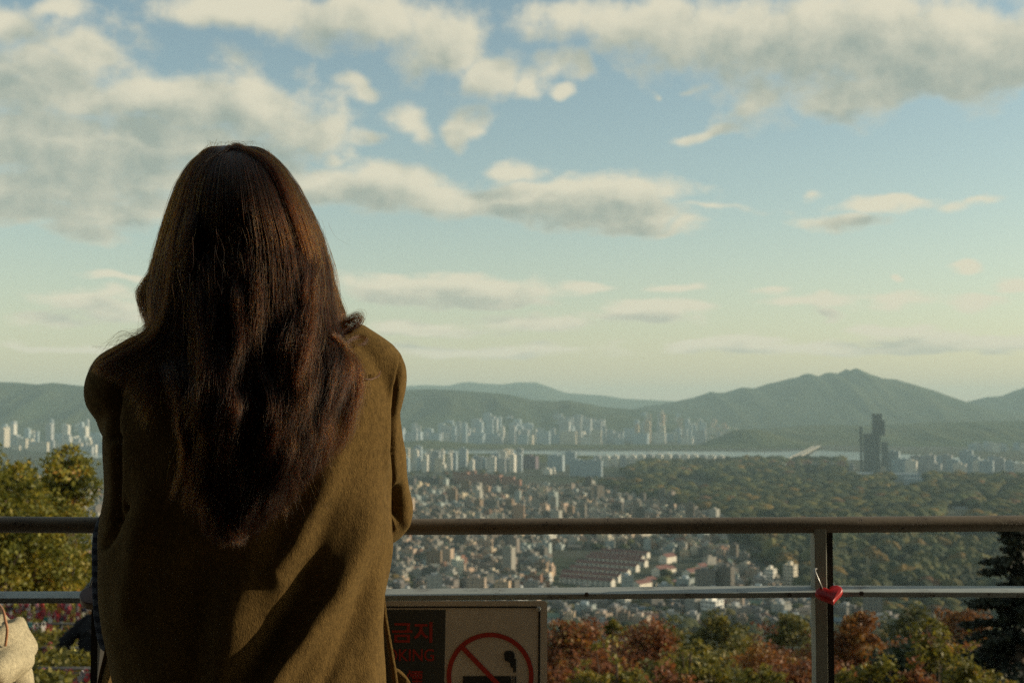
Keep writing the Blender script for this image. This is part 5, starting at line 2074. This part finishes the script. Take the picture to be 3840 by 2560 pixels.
def surfD(x, y):
    l, r_ = float(np.interp(y, SY, SL)), float(np.interp(y, SY, SR_))
    s_ = max(-1, min(1, (x - (l + r_) / 2) / ((r_ - l) / 2)))
    hd = 2.068 - .121 * math.sqrt(max(0, 1 - s_ * s_))
    cd = lambda yy: float(coatD(np.array([float(x)]), np.array([float(yy)]))[0])
    if y > 1460:
        return cd(y) - .040
    w = max(0.0, min(1.0, (y - 930) / 530))
    return min(hd * (1 - w) + w * (cd(1460) - .040), cd(y) - .02 if y > 1200 else 9)


def curves_obj(name, chunks, rad_root, rad_tip, mat, parent):
    sizes, pos, rad = [], [], []
    for c in chunks:
        n_, m_ = c.shape[:2]
        sizes += [m_] * n_
        pos.append(c.reshape(-1, 3))
        r_ = (rad_root + (rad_tip - rad_root) * np.linspace(0, 1, m_) ** 1.5)[None, :] * hr.uniform(.7, 1.25, (n_, 1))
        rad.append(r_.ravel())
    cv = bpy.data.hair_curves.new(name)
    cv.add_curves(sizes)
    cv.position_data.foreach_set('vector', np.concatenate(pos).astype(np.float32).ravel())
    at_ = cv.attributes.get('radius') or cv.attributes.new('radius', 'FLOAT', 'POINT')
    at_.data.foreach_set('value', np.concatenate(rad).astype(np.float32))
    cv.materials.append(mat)
    return link(bpy.data.objects.new(name, cv), parent)


def hair_mat(name, mel, red):
    m = bpy.data.materials.new(name)
    m.use_nodes = True
    n = NT(m.node_tree)
    n.n.clear()
    h = n.add('ShaderNodeBsdfHairPrincipled')
    h.parametrization = 'MELANIN'
    h.inputs['Melanin'].default_value = mel
    h.inputs['Melanin Redness'].default_value = red
    h.inputs['Roughness'].default_value = .34
    h.inputs['Radial Roughness'].default_value = .45
    h.inputs['Random Color'].default_value = .35
    h.inputs['Random Roughness'].default_value = .2
    h.inputs['Coat'].default_value = .0
    h.inputs['IOR'].default_value = 1.45
    out = n.add('ShaderNodeOutputMaterial')
    n.link(h.outputs[0], out.inputs[0])
    return m


HAIR = hair_mat('brown_hair', .77, .52)
LIT_HAIR = hair_mat('red_brown_sunlit_hair', .70, .60)  # lower melanin puts sunlight on the red-brown curls and locks into their colour
curl = []
# the dense inner mass of the hair, so that no scalp or coat shows through
INNER = plain('inner_hair', (0.012, 0.008, 0.006), .8, .1, 0, .2, 60)
irows = []
for y in [572, 585, 605, 640, 700, 800, 900, 1000, 1080, 1150, 1220, 1300, 1380]:
    l, r_ = float(np.interp(y, SY, SL)), float(np.interp(y, SY, SR_))
    c_, h_ = (l + r_) / 2, (r_ - l) / 2
    k = .87 if y < 1100 else .80
    dep = .113 * math.sqrt(max(.02, 1 - (max(0, 840 - y) / 283) ** 2)) * .90
    irows.append((y, c_ - h_ * k, c_ + h_ * k, 2.072 if y < 1150 else 2.05, dep if y < 1150 else .10))
v_, f_ = ring_loft(irows, 48, 2.0)
for q in v_:                                       # keep the face open
    if q.y > 2.075 and q.z < HEADC.z + .06:
        q.y = 2.075 + (q.y - 2.075) * .12
hair = mesh_obj('hair', v_, f_, INNER, woman, True)
ch = [main_hair(11000, 32, .93, .98), main_hair(24000, 40, .97, 1.02), main_hair(2200, 40, 1.0, 1.05, 2.2)]
SWEEP = [[(640, 900, 2.02), (605, 1050, 2.0), (588, 1170, 1.99), (555, 1240, 1.975), (480, 1288, 1.97), (405, 1330, 1.975), (366, 1360, 1.98), (352, 1395, 1.985)],
         [(655, 900, 1.99), (640, 1080, 1.965), (615, 1200, 1.95), (560, 1280, 1.945), (475, 1330, 1.95), (405, 1362, 1.955), (362, 1400, 1.965)],
         [(690, 900, 1.97), (672, 1100, 1.955), (640, 1250, 1.94), (570, 1340, 1.935), (500, 1390, 1.935), (440, 1440, 1.94)],
         [(720, 900, 1.96), (700, 1150, 1.945), (680, 1320, 1.925), (630, 1440, None), (570, 1540, None), (540, 1620, None)]]
ch.append(guide_hair(SWEEP, 3600, 30, 8, crown=True, tipfree=.35))
WAVE_L = [[(622, 860, 2.05), (583, 990, 2.045), (535, 1065, 2.045), (518, 1100, 2.045), (532, 1160, 2.04), (556, 1215, 2.03), (566, 1270, 2.0)],
          [(630, 880, 2.05), (600, 1010, 2.04), (560, 1085, 2.03), (552, 1125, 2.03), (562, 1180, 2.02), (580, 1240, 2.0), (575, 1300, 1.98)]]
ch.append(guide_hair(WAVE_L, 420, 26, 8, tipfree=.2))
EDGE_R = [[(1160, 860, 2.06), (1212, 960, 2.06), (1240, 1050, 2.06), (1262, 1120, 2.06), (1288, 1180, 2.055), (1268, 1225, 2.03), (1235, 1270, 2.0)],
          [(1180, 900, 2.03), (1222, 1040, 2.02), (1245, 1130, 2.015), (1260, 1190, 2.01), (1235, 1250, None), (1200, 1310, None)]]
ch.append(guide_hair(EDGE_R, 900, 26, 7, tipfree=.2))
LOOP = [[(1205, 1330, None), (1222, 1275, None), (1252, 1232, 1.995), (1295, 1200, 2.0), (1338, 1178, 2.0), (1358, 1192, 2.0), (1345, 1222, 1.995), (1300, 1245, None), (1262, 1285, None), (1262, 1340, None), (1290, 1400, None)],
        [(1190, 1350, None), (1208, 1300, None), (1245, 1268, None), (1290, 1232, 1.995), (1318, 1212, 1.995), (1330, 1214, 1.995), (1318, 1228, 1.99), (1288, 1248, None), (1258, 1290, None), (1255, 1350, None), (1270, 1420, None)]]
curl.append(guide_hair(LOOP, 170, 40, 6.5, scatter=.09, tipfree=.15))
SW = [[(1215, 1180, 2.0), (1232, 1270, None), (1285, 1325, None), (1318, 1375, None), (1295, 1435, None), (1248, 1490, None), (1225, 1550, None), (1238, 1620, None), (1205, 1700, None), (1140, 1780, None), (1080, 1850, None)],
      [(1190, 1180, 1.985), (1200, 1290, None), (1245, 1350, None), (1275, 1405, None), (1250, 1460, None), (1205, 1520, None), (1190, 1590, None), (1215, 1660, None), (1190, 1740, None), (1110, 1820, None), (1030, 1910, None)],
      [(1160, 1180, 1.97), (1170, 1300, None), (1205, 1380, None), (1225, 1440, None), (1195, 1500, None), (1150, 1570, None), (1150, 1640, None), (1170, 1710, None), (1140, 1790, None), (1060, 1870, None), (1000, 1940, None)]]
curl.append(guide_hair(SW, 3000, 40, 14, dep=.020, crown=True, tipfree=.4))
OUT = [[(1250, 1250, 1.95), (1305, 1310, None), (1345, 1380, None), (1352, 1450, None), (1335, 1520, None), (1322, 1590, None), (1290, 1660, None)],
       [(1260, 1300, None), (1300, 1380, None), (1318, 1460, None), (1300, 1540, None), (1275, 1620, None), (1262, 1690, None), (1220, 1740, None)]]
curl.append(guide_hair(OUT, 620, 30, 13, tipfree=.5))
CURL2 = [[(1240, 1330, None), (1290, 1290, None), (1340, 1262, None), (1372, 1268, None), (1362, 1290, None), (1325, 1290, None)]]
curl.append(guide_hair(CURL2, 40, 20, 5, scatter=.08, tipfree=.2))
WISP = [[(1290, 1360, None), (1325, 1400, None), (1375, 1422, None), (1415, 1412, None), (1428, 1390, None)]]
curl.append(guide_hair(WISP, 60, 20, 1.5, tipfree=.1))
for k in range(26):                               # wavy locks lying on top of the fall
    x0, y0 = hr.uniform(690, 1190), hr.uniform(820, 1420)
    L_ = hr.uniform(450, 900)
    yend = min(y0 + L_, float(interp([(690, 1900), (800, 2005), (950, 2010), (1060, 1930), (1190, 1760)], x0)) + hr.uniform(-60, 10))
    a_, p_, wl = hr.uniform(8, 26), hr.uniform(0, 6.28), hr.uniform(260, 520)
    drift = (900 - x0) * hr.uniform(.02, .16)
    g = []
    for j in range(13):
        v_ = j / 12
        yy = y0 + (yend - y0) * v_
        xx = x0 + drift * v_ + a_ * 1.2 * max(0, min(1, (yy - 1000) / 600)) * math.sin(p_ + (yy - y0) / wl * 6.28)
        g.append((xx, yy, surfD(xx, yy) + .006 - .014 * max(0, min(1, (yy - 1100) / 500)) * (.3 + .7 * math.sin(p_ + (yy - y0) / wl * 5)) - .002 * (k % 3) + .024 * (1 - min(1, v_ * 4.5))))
    curl.append(guide_hair([g], int(hr.uniform(60, 240)), 40, hr.uniform(9, 24), tipfree=.5, over=.010, scatter=.02))
for k in range(26):                               # separate tips splitting away along the lower edge
    x0 = hr.uniform(650, 1150)
    ye = float(interp([(650, 1880), (760, 1990), (930, 2030), (1030, 1950), (1150, 1820)], x0)) + hr.uniform(-50, 25)
    fl = hr.choice([-1, 1]) * hr.uniform(12, 48)
    g = []
    for j in range(8):
        v_ = j / 7
        yy = ye - 330 * (1 - v_)
        xx = x0 + hr.uniform(5, 14) * math.sin(v_ * 7 + k) + fl * max(0, v_ - .55) ** 1.5 * 2.2
        g.append((xx, yy, surfD(xx, yy) + .018 - .016 * math.sin(v_ * 2.8)))
    curl.append(guide_hair([g], int(hr.uniform(40, 110)), 26, hr.uniform(4, 8), tipfree=.3, over=.006))
for k in range(5):                                # locks fraying out at the tips
    x0 = 720 + k * 85
    curl.append(guide_hair([[(x0, 1650, None), (x0 + 14, 1760, None), (x0 - 12, 1860, None), (x0 + 10 + 12 * (k % 2), 1930, None), (x0 + 30 - 8 * k, 1985 - 14 * abs(k - 1), None)]], 70, 22, 17, tipfree=.8))
strands = curves_obj('hair_strands', ch, .00016, .00007, HAIR, hair)
curls = curves_obj('hair_curls', curl, .00015, .00007, LIT_HAIR, hair)
fly = []
for k in range(330):
    yy = hr.uniform(560, 1250)
    sgn = hr.choice([-1, 1])
    x = np.interp(yy, SY, SL if sgn < 0 else SR_)
    L_ = hr.uniform(60, 230)
    pth = [(x - sgn * 25, yy - 40, 2.05), (x + sgn * hr.uniform(2, 10), yy + L_ * .3, 2.05), (x + sgn * hr.uniform(2, 34), yy + L_ * .65, 2.05), (x + sgn * hr.uniform(-10, 60), yy + L_, 2.04)]
    fly.append(guide_hair([pth], 1, 14, .5, tipfree=0))
for k in range(26):
    x = hr.uniform(780, 960)
    pth = [(x, 556, 2.05), (x + hr.uniform(-20, 20), 540 - hr.uniform(0, 14), 2.05), (x + hr.uniform(-70, 70), 548 - hr.uniform(0, 18), 2.05)]
    fly.append(guide_hair([pth], 1, 12, .5, tipfree=0))
for k in range(60):
    x, yy = hr.uniform(360, 560), 0
    pth = [(600, 1180 + hr.uniform(-60, 60), 1.99), (540, 1255 + hr.uniform(-40, 30), 1.98), (450, 1290 + hr.uniform(-50, 40), 1.97), (360 + hr.uniform(-40, 60), 1330 + hr.uniform(-50, 70), 1.98)]
    fly.append(guide_hair([pth], 1, 16, .5, tipfree=.5))
for k in range(260):                              # loose hairs over the back
    x, yy = hr.uniform(640, 1250), hr.uniform(800, 1800)
    L_ = hr.uniform(80, 260)
    a, b = hr.normal(0, 28), hr.normal(0, 38)
    d0 = lambda q: float(min(coatD(np.array([x]), np.array([q]))[0] - .034, 1.93 if q < 1300 else 9))
    pth = [(x, yy, d0(yy)), (x + a, yy + L_ * .35, d0(yy + L_ * .35)), (x + b, yy + L_ * .7, d0(yy + L_ * .7)), (x + b + hr.normal(0, 30), yy + L_, d0(yy + L_))]
    fly.append(guide_hair([pth], 1, 14, .5, tipfree=.2))
by = {}
for f in fly:
    by.setdefault(f.shape[1], []).append(f)
curves_obj('loose_hairs', [np.concatenate(v) for v in by.values()], .00013, .00006, HAIR, hair)

# ------------------------------------------------------------------ other visitors
def simple_person(name, label, D, shoulder_c, half_w, head_c, head_s, arms, floor_z, jacket, hairc, trouser, hair_long=False, hood=False):
    """a visitor: body, jacket, trousers, hair; positions in photo pixels at distance D"""
    sc, hc = V(*shoulder_c, D), V(*head_c, D)
    H = hc.z + .12 * head_s - floor_z
    pel = Vector((sc.x, sc.y, floor_z + .52 * H))
    body, jack = [], []
    hp_, _q = head_pieces(hc, 0.0, head_s)
    body += hp_
    body.append(limb([hc - Vector((0, 0, .06)), sc + Vector((0, 0, .02))], [.05 * head_s, .055 * head_s], 12, 8))
    body.append(limb([sc, (sc + pel) / 2, pel], [.10, .12, .13], 16, 16))
    jack.append(limb([sc + Vector((0, 0, .03)), sc - Vector((0, 0, .08)), (sc + pel) / 2, pel - Vector((0, 0, .05))], [.09, half_w * .82, half_w * .86, half_w * .95], 20, 24))
    for arm in arms:
        pp = [V(*a) for a in arm]
        body.append(limb(pp, [.042, .036, .026][:len(pp)], 12, 24))
        jack.append(limb([sc * .5 + pp[0] * .5] + pp, [.065, .062, .056, .046][:len(pp) + 1], 16, 30))
        body += hand_pieces(pp[-1], pp[-1] - pp[-2], Vector((0, -.3, 1)))
    tro = []
    for sx in (-1, 1):
        hip = pel + Vector((sx * .09, 0, -.02))
        an = Vector((hip.x + sx * .02, hip.y, floor_z + .08))
        kn = (hip + an) / 2 + Vector((0, .03, 0))
        body.append(limb([hip, kn, an], [.08, .05, .035], 12, 24))
        body.append(limb([an + Vector((0, -.04, -.04)), an + Vector((0, .16, -.05))], [.035, .028], 10, 8))
        tro.append(limb([hip + Vector((0, 0, .05)), kn, an + Vector((0, 0, .01))], [.10, .07, .055], 12, 24))
    o = fuse(name, body, .011, SKIN, None, 3)
    tag(o, label, 'person')
    jk = fuse('jacket', jack, .010, jacket, o, 4)
    nv_ = len(jk.data.vertices)
    c3, n3 = np.zeros(nv_ * 3, np.float32), np.zeros(nv_ * 3, np.float32)
    jk.data.vertices.foreach_get('co', c3)
    jk.data.vertex_normals.foreach_get('vector', n3)
    c3, n3 = c3.reshape(-1, 3), n3.reshape(-1, 3)
    wv_ = .007 * np.sin(c3[:, 2] * 62 + 5 * np.sin(c3[:, 0] * 23)) + .006 * np.sin(c3[:, 0] * 47 + c3[:, 2] * 31 + 3 * np.sin(c3[:, 1] * 29))
    jk.data.vertices.foreach_set('co', (c3 + n3 * wv_[:, None]).ravel())
    jk.data.update()
    fuse('trousers', tro, .013, trouser, o, 3)
    hv = [ellipsoid_vf(hc + Vector((0, -.02, .028)) * head_s, (.084 * head_s, .098 * head_s, .104 * head_s))]
    if hair_long:
        hv.append(limb([hc + Vector((0, -.05, .0)), hc + Vector((0, -.07, -.12)), hc + Vector((0, -.08, -.22))], [.08, .085, .06], 14, 14))
    hm_ = fuse('hair', hv, .012, hairc, o, 3)
    return o


BLK = plain('black_cloth', (0.012, 0.012, 0.014), .9, .15, 0, .2, 30)
BLKH = plain('black_hair', (0.008, 0.007, 0.007), .6, .3, 0, .2, 60)
CREAMC = coat_mat('cream_knit', (0.44, 0.38, 0.25))
FZ = -2.12
pb = simple_person('person', 'person in black clothes with arm akimbo below the bar beside the scarf', 12.5, (372, 2325), .21, (352, 2228), .98,
                   [[(318, 2338, 12.5), (222, 2452, 12.4), (296, 2590, 12.3)], [(425, 2338, 12.5), (450, 2470, 12.5), (430, 2590, 12.3)]], FZ, BLK, BLKH, BLK)
TEAL = plain('teal_cloth', (0.02, 0.16, 0.13), .8, .2, 0, .15, 30)
tb = V(345, 2560, 12.2)
bagv, bagf = limb([tb + Vector((0, 0, .03)), tb + Vector((0, 0, -.08)), tb + Vector((.01, 0, -.22))], [.05, .075, .07], 14, 14)
tb_o = mesh_obj('shoulder_bag', bagv, bagf, TEAL, None, True)
tag(tb_o, 'small teal bag held at the side of the person in black', 'bag')
step = boxes('lower_landing', [(-4.5, -.95, 2.85, 4.4, -1.2, -.80)], plain('landing_concrete', (0.2, 0.19, 0.17), .9, .2, 0, .2, 3))
tag(step, 'concrete landing outside the railing', None, None, 'structure')
pc = simple_person('person', 'person in a cream knit top at the frame edge, only the bent elbow in view', 3.35, (-150, 2405), .145, (-260, 2135), .95,
                   [[(-40, 2400, 3.30), (44, 2432, 3.22), (-60, 2570, 3.08)], [(-260, 2420, 3.35), (-380, 2640, 3.25), (-250, 2760, 3.08)]], -.80, CREAMC, BLKH, TROU, True)
sv_, sf_ = limb([V(-30, 2240, 3.25), V(0, 2272, 3.2), V(13, 2292, 3.16), V(20, 2325, 3.14), V(27, 2362, 3.14), V(20, 2420, 3.15)], [.0033] * 6, 8, 30)
mesh_obj('bag_strap', sv_, sf_, plain('tan_strap', (0.42, 0.20, 0.10), .6, .3, 0, .1, 60), pc, True)
# knit hem standing away from the hip
hv_, hf_ = limb([V(-40, 2440, 3.27), V(20, 2490, 3.25), V(62, 2525, 3.24), V(70, 2600, 3.24), V(40, 2700, 3.25)], [.03, .038, .036, .034, .03], 14, 24)
mesh_obj('sleeve_fold', hv_, hf_, CREAMC, pc, True)

# ------------------------------------------------------------------ fences full of love locks
WIRE = plain('fence_wire', (0.10, 0.10, 0.10), .5, .5, .6, .2, 30)
lm_ = mat_object_color('lock_enamel', .35, .12, 40, spec=.5)


def lock_mesh(kind):
    if kind == 0:
        v_, f_ = heart_vf(.05, .045, .014, 20)
        v_ = [v + Vector((0, 0, -.03)) for v in v_]
    else:
        w, h = (.042, .038) if kind == 1 else (.034, .05)
        v_, f_ = box_v(-w / 2, w / 2, -.008, .008, -.012 - h, -.012), list(BOXF)
        v_ = [Vector(v) for v in v_]
    a, b = tube_vf([(-.012, 0, -.014), (-.012, 0, .008), (-.006, 0, .018), (.006, 0, .018), (.012, 0, .008), (.012, 0, -.014)], .003, 6)
    k = len(v_)
    v_ = list(v_) + list(a)
    f_ = list(f_) + [tuple(i + k for i in g) for g in b]
    me = bpy.data.meshes.new('padlock')
    me.from_pydata([tuple(v) for v in v_], [], f_)
    me.materials.append(lm_)
    return me


LK = [lock_mesh(k) for k in range(3)]
LKN = ['heart-shaped', 'square', 'tall']
LC = [((0.35, 0.02, 0.025), 'red'), ((0.20, 0.015, 0.03), 'dark red'), ((0.40, 0.13, 0.16), 'pink'), ((0.5, 0.46, 0.42), 'white'), ((0.16, 0.15, 0.16), 'grey'), ((0.33, 0.13, 0.03), 'orange'), ((0.03, 0.16, 0.15), 'teal'), ((0.05, 0.04, 0.06), 'black'), ((0.36, 0.32, 0.05), 'yellow')]
LW = [8, 7, 4, 3, 3, 1.2, .8, 3, .8]
random.seed(8)
lock_count = 0
for fi, (D, y0, y1, nl, fl) in enumerate([(16.6, 2252, 2318, 125, 'uppermost lock fence, the densest'), (15.0, 2338, 2384, 76, 'second lock fence down'), (13.6, 2428, 2452, 34, 'third lock fence down'), (10.6, 2505, 2560, 46, 'lowest lock fence')]):
    xa, xb = V(-260, 2300, D).x, V(470, 2300, D).x
    zt, zb = V(0, y0, D).z, float(hill_z(D, xa)) - .1
    o = empty('lock_fence', ((xa + xb) / 2, D, zb))
    tag(o, fl + ' behind the lower bar beside the woman', 'fence', 'fences hung with love locks')
    inv = Matrix.Translation(-Vector(o.location))
    for k in range(3):
        z = zt - k * (zt - zb) * .42
        q = tube('fence_rail', [(xa, D, z), (xb, D, z)], .014, WIRE, None, 8)
        q.parent = o
        q.matrix_parent_inverse = inv
    n_ = int((xb - xa) / .8) + 2
    for k in range(n_):
        x = xa + (xb - xa) * k / (n_ - 1)
        q = tube('fence_post', [(x, D + .02, zb), (x, D + .02, zt + .02)], .02, WIRE, None, 8)
        q.parent = o
        q.matrix_parent_inverse = inv
    vs_, fs_ = [], []
    for k in range(int((xb - xa) / .06)):
        x = xa + k * .06
        a, b = tube_vf([(x, D, zb + .1), (x, D, zt)], .0022, 4)
        kk = len(vs_)
        vs_ += a
        fs_ += [tuple(i + kk for i in g) for g in b]
    q = mesh_obj('fence_mesh', vs_, fs_, WIRE)
    q['kind'] = 'stuff'
    q.parent = o
    q.matrix_parent_inverse = inv
    for k in range(nl):
        px, py = rnd(-60, 400), (y0 - 12 if fi == 2 and k < 9 else rnd(y0, y1))
        p = V(px, py, D - rnd(.02, .07))
        kd = random.randrange(3)
        c, cn = random.choices(LC, LW)[0]
        if fi == 2 and k < 9:
            c, cn = random.choice([LC[0], LC[0], LC[3], LC[2]])
        lk = link(bpy.data.objects.new('love_lock', LK[kd]))
        lk.location = p
        lk.rotation_euler = (rnd(-.2, .2), rnd(-.5, .5), rnd(-.7, .7))
        s_ = rnd(.9, 1.5)
        lk.scale = (s_, s_, s_)
        lk.color = (*c, 1)
        tag(lk, f'{cn} {LKN[kd]} padlock on the {fl.split(",")[0]}', 'padlock', 'love locks on the ' + fl.split(',')[0])
for (D, a, b, t, bt, sd_) in [(17.2, -300, 460, 2312, 2345, 61), (14.4, -300, 460, 2378, 2432, 62), (11.6, -300, 460, 2455, 2520, 63), (9.2, -300, 330, 2535, 2640, 64)]:
    leafy_tree('hedge', ['yellow-green hedge strip between the first and second lock fences', 'yellow-green hedge strip under the second lock fence', 'yellow-green hedge strip under the third lock fence', 'lowest hedge strip at the picture foot beside the scarf'][sd_ - 61], a, b, t, D, 'lime', sd_, 3600, .05, bottom=bt, cat='hedge', hollow=.1, nclump=160, clump=.12, tone_shift=-.12)

# unseen wall, side wall and roof added to cut sky light from behind
blocker = boxes('sky_blocker', [(-9, 9, -2.3, -2.0, 0.0, 3.3)], plain('blocker_wall_dark', (0.05, 0.042, 0.036), .9, .15, 0, .25, 3))
tag(blocker, 'added dark wall and roof out of view, blocking sky light on the terrace', None, None, 'structure')
boxes('sky_blocker_side', [(-3.4, -3.2, -1.99, 1.9, 0.0, 3.3)], blocker.data.materials[0], blocker)
boxes('roof', [(-9.5, 9.5, -2.6, 1.35, 3.31, 3.6)], plain('blocker_roof_dark', (0.05, 0.038, 0.028), .9, .15, 0, .25, 3), blocker)  # overhead slab of the same added sky blocker
